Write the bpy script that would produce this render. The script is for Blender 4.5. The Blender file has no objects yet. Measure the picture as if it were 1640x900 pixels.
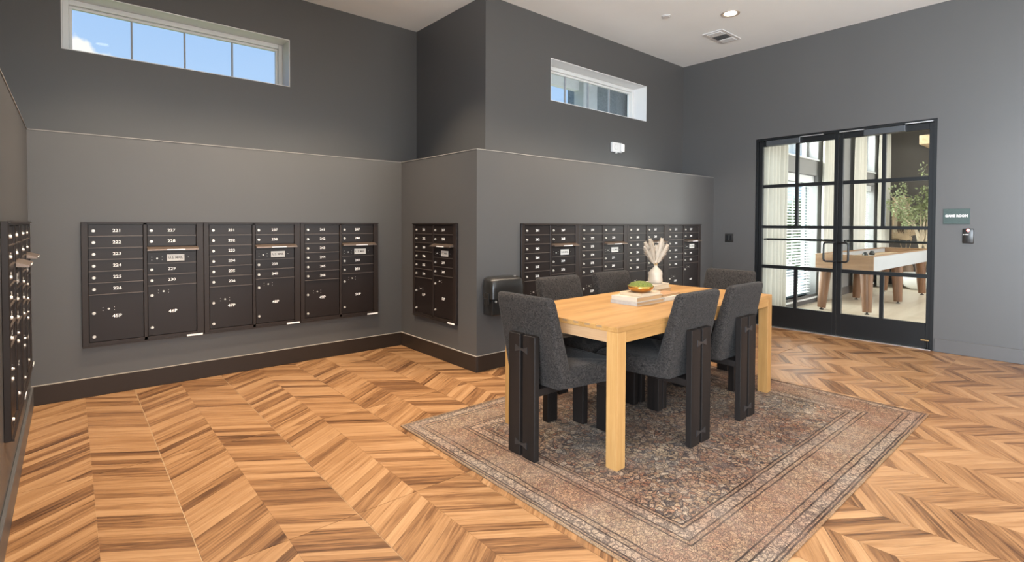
import bpy, bmesh, math, random
from mathutils import Vector, Matrix
random.seed(7)
SC = bpy.context.scene
COL = SC.collection
PI = math.pi

# ------------------------------------------------------------------ camera
FPX, TH, PY0, PX0, PIT, ROL, EYE = 826.108, 0.859892, 376.625, 821.8014, -0.0218246, -0.0037452, 1.30
def make_camera():
    # room axes: X runs along the mailbox wall, Y points at it; heading TH is measured from X
    right = Vector((math.sin(TH), -math.cos(TH), 0)); fwd = Vector((math.cos(TH), math.sin(TH), 0)); up = Vector((0, 0, 1))
    f2 = fwd*math.cos(PIT) + up*math.sin(PIT); u2 = up*math.cos(PIT) - fwd*math.sin(PIT)
    r3 = right*math.cos(ROL) - u2*math.sin(ROL); u3 = right*math.sin(ROL) + u2*math.cos(ROL)
    cd = bpy.data.cameras.new('camera'); cam = bpy.data.objects.new('camera', cd); COL.objects.link(cam)
    m = Matrix((r3, u3, -f2)).transposed().to_4x4(); m.translation = (0, 0, EYE)
    cam.matrix_world = m
    cd.sensor_fit = 'HORIZONTAL'; cd.sensor_width = 36; cd.lens = FPX/1640*36
    cd.shift_x = -(PX0-820)/1640; cd.shift_y = (PY0-450)/1640
    cd.clip_start = 0.02; cd.clip_end = 200
    SC.camera = cam
make_camera()

# ------------------------------------------------------------------ world, light, exposure
vs = SC.view_settings
vs.view_transform = 'Standard'; vs.look = 'None'; vs.gamma = 1; vs.use_curve_mapping = False
vs.exposure = 0.28
def make_world():
    w = bpy.data.worlds.new('sky'); SC.world = w; w.use_nodes = True
    nt = w.node_tree; N = nt.nodes; L = nt.links; N.clear()
    out = N.new('ShaderNodeOutputWorld'); bg = N.new('ShaderNodeBackground')
    tc = N.new('ShaderNodeTexCoord'); sep = N.new('ShaderNodeSeparateXYZ'); L.new(tc.outputs['Generated'], sep.inputs[0])
    r = N.new('ShaderNodeValToRGB'); L.new(sep.outputs['Z'], r.inputs[0])
    e = r.color_ramp.elements
    e[0].position = 0.0; e[0].color = (0.55, 0.74, 0.98, 1); e[1].position = 0.75; e[1].color = (0.18, 0.38, 0.86, 1)
    mp = N.new('ShaderNodeMapping'); mp.inputs['Scale'].default_value = (1, 1, 2.6); mp.inputs['Location'].default_value = (0.3, 1.15, 0.2)
    L.new(tc.outputs['Generated'], mp.inputs[0])
    no = N.new('ShaderNodeTexNoise'); no.inputs['Scale'].default_value = 2.6; no.inputs['Detail'].default_value = 7; no.inputs['Roughness'].default_value = 0.55
    L.new(mp.outputs[0], no.inputs['Vector'])
    cr = N.new('ShaderNodeValToRGB'); cr.color_ramp.elements[0].position = 0.60; cr.color_ramp.elements[1].position = 0.70
    L.new(no.outputs['Fac'], cr.inputs[0])
    # a few small cumulus puffs low in the sky, edges broken up by noise
    fine = N.new('ShaderNodeTexNoise'); fine.inputs['Scale'].default_value = 38; fine.inputs['Detail'].default_value = 6; L.new(tc.outputs['Generated'], fine.inputs['Vector'])
    def mth(op, a, b):
        x = N.new('ShaderNodeMath'); x.operation = op; x.use_clamp = False
        for i, q in enumerate((a, b)):
            if isinstance(q, (int, float)): x.inputs[i].default_value = q
            else: L.new(q, x.inputs[i])
        return x.outputs[0]
    cover = cr.outputs[0]
    for d0, rad in (((0.012, 0.968, 0.246), 0.026), ((0.030, 0.968, 0.238), 0.020), ((0.078, 0.967, 0.232), 0.018), ((0.42, 0.87, 0.22), 0.03), ((-0.5, 0.83, 0.24), 0.05), ((0.8, -0.55, 0.25), 0.06), ((-0.7, -0.65, 0.3), 0.06)):
        sb = N.new('ShaderNodeVectorMath'); sb.operation = 'SUBTRACT'; L.new(tc.outputs['Generated'], sb.inputs[0]); sb.inputs[1].default_value = d0
        sc_ = N.new('ShaderNodeVectorMath'); sc_.operation = 'MULTIPLY'; L.new(sb.outputs[0], sc_.inputs[0]); sc_.inputs[1].default_value = (1, 1, 1.7)
        ln = N.new('ShaderNodeVectorMath'); ln.operation = 'LENGTH'; L.new(sc_.outputs[0], ln.inputs[0])
        q = mth('ADD', mth('DIVIDE', ln.outputs['Value'], rad), mth('MULTIPLY', mth('SUBTRACT', fine.outputs['Fac'], 0.5), 2.2))
        mr = N.new('ShaderNodeMapRange'); mr.inputs['From Min'].default_value = 1.15; mr.inputs['From Max'].default_value = 0.75; L.new(q, mr.inputs['Value'])
        cover = mth('MAXIMUM', cover, mr.outputs[0])
    mx = N.new('ShaderNodeMix'); mx.data_type = 'RGBA'; L.new(cover, mx.inputs[0]); L.new(r.outputs[0], mx.inputs[6]); mx.inputs[7].default_value = (1.0, 0.97, 0.95, 1)
    L.new(mx.outputs[2], bg.inputs[0]); bg.inputs[1].default_value = 0.90
    L.new(bg.outputs[0], out.inputs[0])
make_world()

def area(name, loc, rot, sx, sy, power, color, portal=False):
    ld = bpy.data.lights.new(name, 'AREA'); ld.shape = 'RECTANGLE'; ld.size = sx; ld.size_y = sy
    ld.energy = power; ld.color = color
    o = bpy.data.objects.new(name, ld); COL.objects.link(o); o.location = loc; o.rotation_euler = rot
    if portal: ld.cycles.is_portal = True
    return o
COOL = (0.80, 0.90, 1.0)
# daylight coming in through the glazed entrance side of the hall (behind the photographer) and the game room's windows
area('storefront_daylight', (-3.45, -1.5, 1.85), (0, -PI/2, 0), 3.1, 4.4, 1150, COOL)
area('rear_window_daylight', (2.6, -3.85, 1.75), (PI/2, 0, 0), 6.0, 2.6, 260, (1.0, 0.97, 0.95))
area('game_room_daylight_1', (8.9, 3.85, 1.9), (-PI/2, 0, 0), 1.6, 3.0, 330, (0.95, 0.98, 1.0))
area('game_room_daylight_2', (12.3, 3.85, 1.9), (-PI/2, 0, 0), 1.3, 3.0, 260, (0.95, 0.98, 1.0))
area('game_room_side_fill', (10.5, -1.30, 1.8), (PI/2, 0, 0), 5.0, 2.4, 230, (1.0, 0.98, 0.95))  # added fill lamp at an unseen side opening, front-lights the curtains
# sun high on the far side of the building: lights the garden and porch only
_sd = bpy.data.lights.new('sun', 'SUN'); _sd.energy = 6.0; _sd.angle = 0.01; _sd.color = (1.0, 0.95, 0.88)
_so = bpy.data.objects.new('sun', _sd); COL.objects.link(_so); _so.rotation_euler = (0, math.radians(38), math.radians(-14))
DOWNLIGHT_W, DOWNLIGHT_COL = 105, (1.0, 0.82, 0.62)

# ------------------------------------------------------------------ measured room
XL, YA, XB, YC, XD = -0.2169, 4.9525, 2.6905, 3.6102, 6.7695
ZL, DEP, XB2, ZC = 1.9524, 0.4851, 3.1568, 3.5754
YA2, YC2, XL2 = YA+DEP, YC+DEP, XL-DEP

# ------------------------------------------------------------------ materials
MATS = {}
class NT:
    def __init__(s, name):
        s.m = bpy.data.materials.new(name); s.m.use_nodes = True; s.t = s.m.node_tree
        s.N = s.t.nodes; s.L = s.t.links
        s.b = s.N.get('Principled BSDF'); s.out = s.N.get('Material Output')
    def n(s, typ, **kw):
        x = s.N.new('ShaderNode'+typ)
        for k, v in kw.items(): setattr(x, k, v)
        return x
    def link(s, a, b): s.L.new(a, b)
    def val(s, sock, v):
        if hasattr(v, 'is_output') or isinstance(v, bpy.types.NodeSocket): s.L.new(v, sock)
        else: sock.default_value = v
    def math(s, op, a, b=0.0, c=None, clamp=False):
        x = s.n('Math', operation=op); x.use_clamp = clamp
        s.val(x.inputs[0], a); s.val(x.inputs[1], b)
        if c is not None: s.val(x.inputs[2], c)
        return x.outputs[0]
    def mix(s, f, a, b):
        x = s.n('Mix'); x.data_type = 'RGBA'; s.val(x.inputs[0], f); s.val(x.inputs[6], a); s.val(x.inputs[7], b); return x.outputs[2]
    def mul(s, f, a, b):
        x = s.n('Mix'); x.data_type = 'RGBA'; x.blend_type = 'MULTIPLY'; s.val(x.inputs[0], f); s.val(x.inputs[6], a); s.val(x.inputs[7], b); return x.outputs[2]
    def ramp(s, f, stops):
        x = s.n('ValToRGB'); e = x.color_ramp.elements
        while len(e) < len(stops): e.new(0.5)
        for i, (p, c) in enumerate(stops):
            e[i].position = p; e[i].color = (c, c, c, 1) if isinstance(c, (int, float)) else (*c, 1)
        s.L.new(f, x.inputs[0]); return x.outputs[0]
    def noise(s, vec, scale, detail=3, rough=0.5, dist=0.0):
        x = s.n('TexNoise'); x.inputs['Scale'].default_value = scale; x.inputs['Detail'].default_value = detail
        x.inputs['Roughness'].default_value = rough; x.inputs['Distortion'].default_value = dist
        if vec is not None: s.L.new(vec, x.inputs['Vector'])
        return x.outputs['Fac']
    def bump(s, h, strength=0.2, dist=0.01):
        x = s.n('Bump'); x.inputs['Strength'].default_value = strength; x.inputs['Distance'].default_value = dist
        s.L.new(h, x.inputs['Height']); s.L.new(x.outputs[0], s.b.inputs['Normal'])
    def coord(s, which='Object'): return s.n('TexCoord').outputs[which]
    def pos(s): return s.n('NewGeometry').outputs['Position']
    def scale(s, v, sc, loc=(0, 0, 0), rot=(0, 0, 0)):
        x = s.n('Mapping'); x.inputs['Scale'].default_value = sc; x.inputs['Location'].default_value = loc; x.inputs['Rotation'].default_value = rot
        s.L.new(v, x.inputs[0]); return x.outputs[0]
def lin(r, g, b):
    f = lambda c: (c/255/12.92) if c/255 <= 0.04045 else ((c/255+0.055)/1.055)**2.4
    return (f(r), f(g), f(b))
def c4(c): return (*c, 1)
def plain(name, col, rough=0.5, metal=0.0, var=0.12, vscale=6.0, bump=0.0, bscale=200, emit=None, spec=0.5, sheen=0.0):
    if name in MATS: return MATS[name]
    k = NT(name); b = k.b
    v = k.coord('Object')
    f = k.noise(v, vscale, 4, 0.6)
    dark = tuple(x*(1-var) for x in col); light = tuple(min(1, x*(1+var)) for x in col)
    k.link(k.mix(f, c4(dark), c4(light)), b.inputs['Base Color'])
    b.inputs['Roughness'].default_value = rough; b.inputs['Metallic'].default_value = metal
    b.inputs['Specular IOR Level'].default_value = spec
    if sheen: b.inputs['Sheen Weight'].default_value = sheen
    if bump: k.bump(k.noise(v, bscale, 2, 0.6), bump, 0.002)
    if emit: b.inputs['Emission Color'].default_value = c4(emit[0]); b.inputs['Emission Strength'].default_value = emit[1]
    MATS[name] = k.m; return k.m

def paint_wall(name, col, rough=0.42):
    k = NT(name); v = k.pos()
    f = k.noise(v, 1.7, 3, 0.5); f2 = k.noise(v, 260, 2, 0.6)
    k.link(k.mix(f, c4(tuple(x*0.95 for x in col)), c4(tuple(x*1.05 for x in col))), k.b.inputs['Base Color'])
    k.b.inputs['Roughness'].default_value = rough; k.b.inputs['Specular IOR Level'].default_value = 0.45
    k.bump(f2, 0.10, 0.001)
    return k.m
M_wall = paint_wall('charcoal_wall_paint', (0.0745, 0.0725, 0.0715), 0.40)
M_ceil = paint_wall('white_ceiling_paint', (0.84, 0.875, 0.89), 0.8)
M_white = plain('white_paint', (0.66, 0.66, 0.66), 0.45, var=0.03)
M_vinyl = plain('white_vinyl', (0.62, 0.63, 0.62), 0.35, var=0.03)
M_base = plain('dark_baseboard_paint', (0.030, 0.0205, 0.0155), 0.38, var=0.1, vscale=2, spec=0.2)
M_base_wall = plain('charcoal_baseboard_paint', (0.075, 0.071, 0.070), 0.40, var=0.05, vscale=2)
M_bronze = plain('dark_bronze_metal', (0.022, 0.0155, 0.0130), 0.36, 0.0, var=0.1, vscale=3, bump=0.04, bscale=500, spec=0.28)
M_bronze_d = plain('dark_bronze_door', (0.0145, 0.0100, 0.0088), 0.34, 0.0, var=0.12, vscale=4, bump=0.04, bscale=500, spec=0.28)
M_lip_lit = plain('lit_bronze_lip', (0.095, 0.075, 0.064), 0.35, 0.3, var=0.1)  # lighter bronze paints in the light caught on top of the lips
M_hood = plain('bronze_slot_hood', (0.20, 0.15, 0.12), 0.32, 0.7, var=0.1)
M_nickel = plain('nickel_lock', (0.58, 0.55, 0.50), 0.35, 0.6, var=0.1, vscale=60)
M_print = plain('white_print', (0.90, 0.89, 0.87), 0.6, var=0.02)
M_plate = plain('pale_label_plate', (0.70, 0.68, 0.63), 0.45, 0.1, var=0.05)
M_ink = plain('black_ink', (0.02, 0.02, 0.02), 0.6, var=0.1)
M_blacksteel = plain('black_steel', (0.010, 0.011, 0.012), 0.35, 0.4, var=0.15)
M_closer = plain('dark_grey_closer', (0.085, 0.092, 0.10), 0.35, 0.6, var=0.1)
M_alu = plain('bright_aluminium', (0.75, 0.75, 0.75), 0.3, 0.9, var=0.05)
M_blackplastic = plain('black_plastic', (0.016, 0.015, 0.014), 0.28, var=0.15)
M_darkoak = None

def tweed(name, a, b):
    k = NT(name); v = k.coord('Object')
    n1 = k.noise(k.scale(v, (1, 1, 1)), 190, 2, 0.8)
    w1 = k.n('TexWave', wave_type='BANDS', bands_direction='Z'); w1.inputs['Scale'].default_value = 170; w1.inputs['Distortion'].default_value = 3; w1.inputs['Detail'].default_value = 2; w1.inputs['Detail Scale'].default_value = 4
    k.link(v, w1.inputs['Vector'])
    n2 = k.noise(v, 85, 3, 0.75)
    f = k.math('ADD', k.math('MULTIPLY', n1, 0.5), k.math('MULTIPLY', n2, 0.5))
    f = k.math('ADD', k.math('MULTIPLY', f, 0.8), k.math('MULTIPLY', w1.outputs['Fac'], 0.2))
    k.link(k.ramp(f, [(0.45, a), (0.57, b)]), k.b.inputs['Base Color'])
    k.b.inputs['Roughness'].default_value = 0.95; k.b.inputs['Specular IOR Level'].default_value = 0.15
    k.b.inputs['Sheen Weight'].default_value = 0.04
    k.bump(f, 0.5, 0.003); return k.m
M_tweed = tweed('charcoal_tweed', (0.0015, 0.0014, 0.0014), (0.050, 0.043, 0.039))

def wood(name, cols, axis='x', scale=1.0, rough=0.45, ring=14, bump=0.15, spec=0.4):
    k = NT(name); v = k.coord('Object')
    st = {'x': (0.55, 9, 9), 'y': (9, 0.55, 9), 'z': (9, 9, 0.55)}[axis]
    v1 = k.scale(v, tuple(s*scale for s in st), loc=(1.3, 2.7, 0.6))
    n1 = k.noise(v1, 1.2, 5, 0.6, 0.6); n2 = k.noise(k.scale(v, tuple(s*scale*7 for s in st)), 2.0, 3, 0.6)
    f = k.math('ADD', k.math('MULTIPLY', n1, 0.75), k.math('MULTIPLY', n2, 0.25))
    k.link(k.ramp(f, [(0.30, cols[0]), (0.50, cols[1]), (0.70, cols[2])]), k.b.inputs['Base Color'])
    k.b.inputs['Roughness'].default_value = rough; k.b.inputs['Specular IOR Level'].default_value = spec
    k.bump(n2, bump, 0.001); return k.m
OAK = [(0.20, 0.100, 0.030), (0.32, 0.170, 0.055), (0.41, 0.240, 0.092)]
M_oak_x = wood('honey_oak_along', OAK, 'x'); M_oak_y = wood('honey_oak_across', [(0.26,0.155,0.080),(0.35,0.22,0.12),(0.43,0.29,0.165)], 'y'); M_oak_z = wood('honey_oak_upright', OAK, 'z')
M_oak_d = plain('dark_oak_joint', (0.24, 0.15, 0.08), 0.5)
M_blackoak = wood('black_stained_oak', [(0.007, 0.006, 0.0055), (0.012, 0.0095, 0.0085), (0.016, 0.012, 0.0105)], 'z', 1.6, 0.45, bump=0.3, spec=0.2)
M_walnut = wood('warm_walnut', [(0.10, 0.045, 0.022), (0.17, 0.080, 0.038), (0.24, 0.125, 0.065)], 'z', 1.2)
M_walnut_x = wood('warm_walnut_side', [(0.20, 0.105, 0.055), (0.28, 0.165, 0.092), (0.35, 0.22, 0.13)], 'y', 1.2)
M_paleoak = wood('pale_oak', [(0.45, 0.30, 0.17), (0.58, 0.41, 0.25), (0.66, 0.49, 0.32)], 'x')

# chevron floor: tile grid and strips
TW, TLN, TX0, TY0, SLOPE, PITCH = 0.5926, 1.217, 0.3735, 2.180, 0.70, 1.217/19
def floor_mat():
    k = NT('chevron_wood_strip'); v = k.pos()
    sp = k.n('SeparateXYZ'); k.link(v, sp.inputs[0]); X, Y = sp.outputs[0], sp.outputs[1]
    u = k.math('DIVIDE', k.math('SUBTRACT', X, TX0), TW/2); hi = k.math('FLOOR', u); fu = k.math('SUBTRACT', u, hi)
    par = k.math('MODULO', k.math('ADD', hi, 1000.0), 2.0)              # 0: strip rises towards +X, 1: falls
    sgn = k.math('SUBTRACT', 1.0, k.math('MULTIPLY', par, 2.0))
    xl = k.math('MULTIPLY', k.math('SUBTRACT', k.math('ADD', fu, 0), par), TW/2)    # local x measured from the valley seam
    vv = k.math('SUBTRACT', k.math('SUBTRACT', Y, TY0), k.math('MULTIPLY', k.math('MULTIPLY', xl, sgn), SLOPE))
    sid = k.math('FLOOR', k.math('DIVIDE', vv, PITCH))
    tid = k.math('FLOOR', k.math('DIVIDE', k.math('SUBTRACT', Y, TY0), TLN))
    cmb = k.n('CombineXYZ'); k.link(hi, cmb.inputs[0]); k.link(sid, cmb.inputs[1]); k.link(tid, cmb.inputs[2])
    wn = k.n('TexWhiteNoise'); wn.noise_dimensions = '3D'; k.link(cmb.outputs[0], wn.inputs['Vector'])
    rnd = wn.outputs['Value']
    cs, sn = 1/math.sqrt(1+SLOPE**2), SLOPE/math.sqrt(1+SLOPE**2)
    sY = k.math('MULTIPLY', Y, sgn)
    along = k.math('ADD', k.math('MULTIPLY', X, cs), k.math('MULTIPLY', sY, sn))
    across = k.math('SUBTRACT', k.math('MULTIPLY', sY, cs), k.math('MULTIPLY', X, sn))
    g = k.n('CombineXYZ'); k.link(k.math('ADD', along, k.math('MULTIPLY', rnd, 37.0)), g.inputs[0]); k.link(across, g.inputs[1]); k.link(k.math('MULTIPLY', rnd, 19.0), g.inputs[2])
    n1 = k.noise(k.scale(g.outputs[0], (1.8, 42, 1)), 1.0, 5, 0.66, 1.2)
    n2 = k.noise(k.scale(g.outputs[0], (7, 190, 1)), 1.0, 3, 0.6, 0.2)
    n3 = k.noise(k.scale(g.outputs[0], (2.5, 15, 1)), 1.0, 2, 0.5)
    f = k.math('ADD', k.math('MULTIPLY', k.math('SUBTRACT', rnd, 0.5), 0.30), k.math('ADD', k.math('MULTIPLY', n1, 0.80), k.math('MULTIPLY', n2, 0.22)))
    colr = k.ramp(f, [(0.27, (0.055, 0.023, 0.010)), (0.40, (0.150, 0.070, 0.029)), (0.51, (0.245, 0.125, 0.053)), (0.72, (0.35, 0.200, 0.097))])
    kn = k.ramp(n3, [(0.26, 1.0), (0.34, 0.0)])
    k.link(k.mix(k.math('MULTIPLY', kn, 0.5), colr, (0.13, 0.065, 0.03, 1)), k.b.inputs['Base Color'])
    k.link(k.math('ADD', 0.26, k.math('MULTIPLY', n2, 0.12)), k.b.inputs['Roughness'])
    k.b.inputs['Specular IOR Level'].default_value = 0.42
    k.bump(n2, 0.05, 0.001); return k.m
M_floor = floor_mat()
M_grout = plain('tan_tile_grout', (0.42, 0.30, 0.18), 0.8)

def rug_mat(hx, hy):
    k = NT('distressed_rug_weave'); v = k.coord('Object'); sp = k.n('SeparateXYZ'); k.link(v, sp.inputs[0])
    ax = k.math('ABSOLUTE', sp.outputs[0]); ay = k.math('ABSOLUTE', sp.outputs[1])
    e = k.math('MINIMUM', k.math('SUBTRACT', hx, ax), k.math('SUBTRACT', hy, ay))
    wob = k.math('MULTIPLY', k.math('SUBTRACT', k.noise(v, 9, 3), 0.5), 0.012)
    e = k.math('ADD', e, wob)
    # field: fine dark outlines round small leaf shapes
    vd = k.n('TexNoise'); vd.inputs['Scale'].default_value = 22; vd.inputs['Detail'].default_value = 3; k.link(v, vd.inputs['Vector'])
    vm = k.n('VectorMath', operation='MULTIPLY_ADD'); k.link(vd.outputs['Color'], vm.inputs[0]); vm.inputs[1].default_value = (0.060, 0.060, 0); k.link(v, vm.inputs[2])
    def cells(scale, lo, hi):
        x = k.n('TexVoronoi', feature='DISTANCE_TO_EDGE'); x.inputs['Scale'].default_value = scale; k.link(vm.outputs[0], x.inputs['Vector'])
        return k.ramp(x.outputs['Distance'], [(lo, 1.0), (hi, 0.0)])
    def cellcol(scale):
        x = k.n('TexVoronoi'); x.inputs['Scale'].default_value = scale; k.link(vm.outputs[0], x.inputs['Vector'])
        y = k.n('SeparateColor'); k.link(x.outputs['Color'], y.inputs[0]); return y.outputs[0]
    fill = k.ramp(cellcol(36), [(0.0, (0.28, 0.19, 0.12)), (0.35, (0.50, 0.38, 0.26)), (0.6, (0.30, 0.15, 0.09)), (0.8, (0.56, 0.46, 0.35)), (1.0, (0.16, 0.13, 0.12))])
    dark = (0.045, 0.042, 0.048, 1)
    field = k.mix(k.math('MULTIPLY', cells(36, 0.03, 0.14), 0.95), fill, dark)
    field = k.mix(k.math('MULTIPLY', cells(60, 0.02, 0.16), 0.55), field, (0.07, 0.055, 0.05, 1))
    bfill = k.ramp(cellcol(48), [(0.0, (0.33, 0.22, 0.145)), (0.5, (0.42, 0.30, 0.20)), (1.0, (0.28, 0.165, 0.115))])
    border = k.mix(k.math('MULTIPLY', cells(48, 0.02, 0.20), 0.75), bfill, (0.11, 0.08, 0.07, 1))
    guard = k.mix(k.math('MULTIPLY', cells(34, 0.05, 0.16), 0.8), (0.42, 0.32, 0.24, 1), (0.10, 0.08, 0.075, 1))
    def step(t): return k.math('GREATER_THAN', e, t)
    def band(a, b): return k.math('MULTIPLY', k.math('GREATER_THAN', e, a), k.math('LESS_THAN', e, b))
    c = k.mix(step(0.385), border, field)
    c = k.mix(band(0.315, 0.365), c, guard); c = k.mix(band(0.035, 0.085), c, guard)
    for t in (0.016, 0.032, 0.088, 0.120, 0.285, 0.310, 0.368, 0.388):
        c = k.mix(k.math('MULTIPLY', band(t-0.0040, t+0.0040), 0.9), c, (0.035, 0.027, 0.025, 1))
    c = k.mix(band(-1, 0.010), c, (0.32, 0.21, 0.12, 1))
    # wear: pale faded patches and mauve patches
    w = k.ramp(k.noise(v, 3.2, 6, 0.65), [(0.42, 0.0), (0.70, 1.0)])
    c = k.mix(k.math('MULTIPLY', w, 0.35), c, (0.42, 0.35, 0.30, 1))
    mv = k.ramp(k.noise(k.scale(v, (1, 1, 1), loc=(4, 2, 0)), 1.6, 4, 0.6), [(0.40, 0.0), (0.65, 1.0)])
    c = k.mul(k.math('MULTIPLY', mv, 0.8), c, (0.90, 0.68, 0.60, 1))
    fine = k.noise(k.scale(v, (140, 260, 1)), 1.0, 2, 0.7)
    c = k.mul(0.9, c, k.ramp(fine, [(0.32, 0.07), (0.70, 1.0)]))
    k.link(c, k.b.inputs['Base Color']); k.b.inputs['Roughness'].default_value = 0.95; k.b.inputs['Specular IOR Level'].default_value = 0.1
    k.bump(fine, 0.4, 0.002); return k.m

def glass_mat(name, tint=(0.97, 0.99, 0.98), refl=0.10):
    k = NT(name); N = k.N
    tr = k.n('BsdfTransparent'); tr.inputs[0].default_value = c4(tint)
    gl = k.n('BsdfGlossy'); gl.inputs['Roughness'].default_value = 0.03
    lw = k.n('LayerWeight'); lw.inputs['Blend'].default_value = 0.5
    mx = k.n('MixShader'); k.link(k.math('ADD', 0.02, k.math('MULTIPLY', k.math('POWER', lw.outputs['Facing'], 5.0), 0.9), clamp=True), mx.inputs[0]); k.link(tr.outputs[0], mx.inputs[1]); k.link(gl.outputs[0], mx.inputs[2])
    k.link(mx.outputs[0], k.out.inputs['Surface']); return k.m
M_glass = glass_mat('clear_glass')
M_curtain = plain('sheer_linen', (0.52, 0.485, 0.425), 0.9, var=0.06, vscale=30, bump=0.2, bscale=300)

# ------------------------------------------------------------------ mesh helpers
class MB:
    """collects shapes and links them as ONE mesh object"""
    def __init__(s): s.bm = bmesh.new()
    def _add(s, vs, fs, M=None):
        vv = [s.bm.verts.new((M @ Vector(v)) if M else v) for v in vs]
        for f in fs:
            try: s.bm.faces.new([vv[i] for i in f])
            except ValueError: pass
        return vv
    def box(s, x0, x1, y0, y1, z0, z1, M=None, bev=0.0, seg=2):
        if x0 > x1: x0, x1 = x1, x0
        if y0 > y1: y0, y1 = y1, y0
        if z0 > z1: z0, z1 = z1, z0
        vs = [(x0,y0,z0),(x1,y0,z0),(x1,y1,z0),(x0,y1,z0),(x0,y0,z1),(x1,y0,z1),(x1,y1,z1),(x0,y1,z1)]
        vv = s._add(vs, [(3,2,1,0),(4,5,6,7),(0,1,5,4),(1,2,6,5),(2,3,7,6),(3,0,4,7)], M)
        if bev:
            ed = list({e for v in vv for e in v.link_edges})
            bmesh.ops.bevel(s.bm, geom=ed, offset=bev, segments=seg, profile=0.5, affect='EDGES')
        return s
    def hexa(s, pts, M=None, bev=0.0, seg=2):
        vv = s._add(pts, [(3,2,1,0),(4,5,6,7),(0,1,5,4),(1,2,6,5),(2,3,7,6),(3,0,4,7)], M)
        if bev:
            ed = list({e for v in vv for e in v.link_edges})
            bmesh.ops.bevel(s.bm, geom=ed, offset=bev, segments=seg, profile=0.5, affect='EDGES')
        return s
    def cyl(s, p, q, r0, r1=None, n=12):
        r1 = r0 if r1 is None else r1; p, q = Vector(p), Vector(q); d = (q-p).normalized()
        a = d.orthogonal().normalized(); b = d.cross(a)
        R = [a*math.cos(2*PI*i/n)+b*math.sin(2*PI*i/n) for i in range(n)]
        vs = [p+r*r0 for r in R]+[q+r*r1 for r in R]
        s._add(vs, [(i,(i+1)%n,n+(i+1)%n,n+i) for i in range(n)]+[tuple(reversed(range(n))), tuple(range(n,2*n))]); return s
    def tube(s, pts, r, n=8):
        pts = [Vector(p) for p in pts]; rs = r if isinstance(r, (list, tuple)) else [r]*len(pts)
        rings = []; a = None
        for i, p in enumerate(pts):
            d = (pts[min(i+1, len(pts)-1)]-pts[max(i-1, 0)]).normalized()
            a = d.orthogonal().normalized() if a is None else (a-d*a.dot(d)).normalized()
            b = d.cross(a)
            rings.append([s.bm.verts.new(p+(a*math.cos(2*PI*k/n)+b*math.sin(2*PI*k/n))*rs[i]) for k in range(n)])
        for i in range(len(rings)-1):
            for k in range(n): s.bm.faces.new((rings[i][k], rings[i][(k+1)%n], rings[i+1][(k+1)%n], rings[i+1][k]))
        s.bm.faces.new(list(reversed(rings[0]))); s.bm.faces.new(rings[-1]); return s
    def lathe(s, prof, n=32, c=(0,0,0), wob=None):
        rings = []
        for r, z in prof:
            rings.append([s.bm.verts.new((c[0]+(r*(wob(2*PI*k/n, z) if wob else 1))*math.cos(2*PI*k/n), c[1]+(r*(wob(2*PI*k/n, z) if wob else 1))*math.sin(2*PI*k/n), c[2]+z)) for k in range(n)])
        for i in range(len(rings)-1):
            for k in range(n): s.bm.faces.new((rings[i][k], rings[i][(k+1)%n], rings[i+1][(k+1)%n], rings[i+1][k]))
        if prof[0][0] > 1e-6: s.bm.faces.new(list(reversed(rings[0])))
        if prof[-1][0] > 1e-6: s.bm.faces.new(rings[-1])
        return s
    def prism(s, poly, y0, y1, M=None):
        """poly: list of (x,z), extruded along y"""
        n = len(poly); vs = [(x,y0,z) for x,z in poly]+[(x,y1,z) for x,z in poly]
        s._add(vs, [tuple(range(n)), tuple(reversed(range(n,2*n)))]+[(i,n+i,n+(i+1)%n,(i+1)%n) for i in range(n)], M); return s
    def mesh(s, name, mat, smooth=False):
        bmesh.ops.recalc_face_normals(s.bm, faces=s.bm.faces[:])
        me = bpy.data.meshes.new(name); s.bm.to_mesh(me); s.bm.free()
        if mat: me.materials.append(mat)
        if smooth:
            for p in me.polygons: p.use_smooth = True
        return me
    def build(s, name, mat, parent=None, smooth=False): return link(name, s.mesh(name, mat, smooth), parent)
def link(name, me, parent=None, loc=None):
    o = bpy.data.objects.new(name, me); COL.objects.link(o)
    if parent: o.parent = parent
    if loc: o.location = loc
    return o
def smooth_angle(o, deg=35):
    me = o.data
    for p in me.polygons: p.use_smooth = True
    me.set_sharp_from_angle(angle=math.radians(deg)); return o
def tag(o, label=None, cat=None, group=None, kind=None):
    if label: o['label'] = label
    if cat: o['category'] = cat
    if group: o['group'] = group
    if kind: o['kind'] = kind
    return o
def thing(name, label, cat, loc=(0,0,0), rz=0, group=None):
    o = bpy.data.objects.new(name, None); COL.objects.link(o); o.location = loc; o.rotation_euler = (0,0,rz); o.empty_display_size = 0.1
    return tag(o, label, cat, group)
def struct(name, mb, mat, label=None): return tag(mb.build(name, mat), label, None, None, 'structure')
def copy_tree(o, parent=None):
    c = o.copy(); COL.objects.link(c); c.parent = parent
    for ch in o.children: copy_tree(ch, c)
    return c
_txt = {}
def text_mesh(s, size, mat, wide=1.0, bold=0.0):
    key = (s, size, mat.name, wide)
    if key in _txt: return _txt[key]
    cu = bpy.data.curves.new('lettering', 'FONT'); cu.body = s; cu.size = size; cu.align_x = 'CENTER'; cu.align_y = 'CENTER'; cu.resolution_u = 2; cu.offset = bold
    o = bpy.data.objects.new('lettering', cu); COL.objects.link(o)
    bpy.context.view_layer.update()
    me = bpy.data.meshes.new_from_object(o.evaluated_get(bpy.context.evaluated_depsgraph_get()))
    bpy.data.objects.remove(o)
    for v in me.vertices: v.co = (v.co.x*wide, 0, v.co.y)          # stands upright, reads from -y
    me.materials.clear(); me.materials.append(mat); _txt[key] = me; return me

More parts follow.
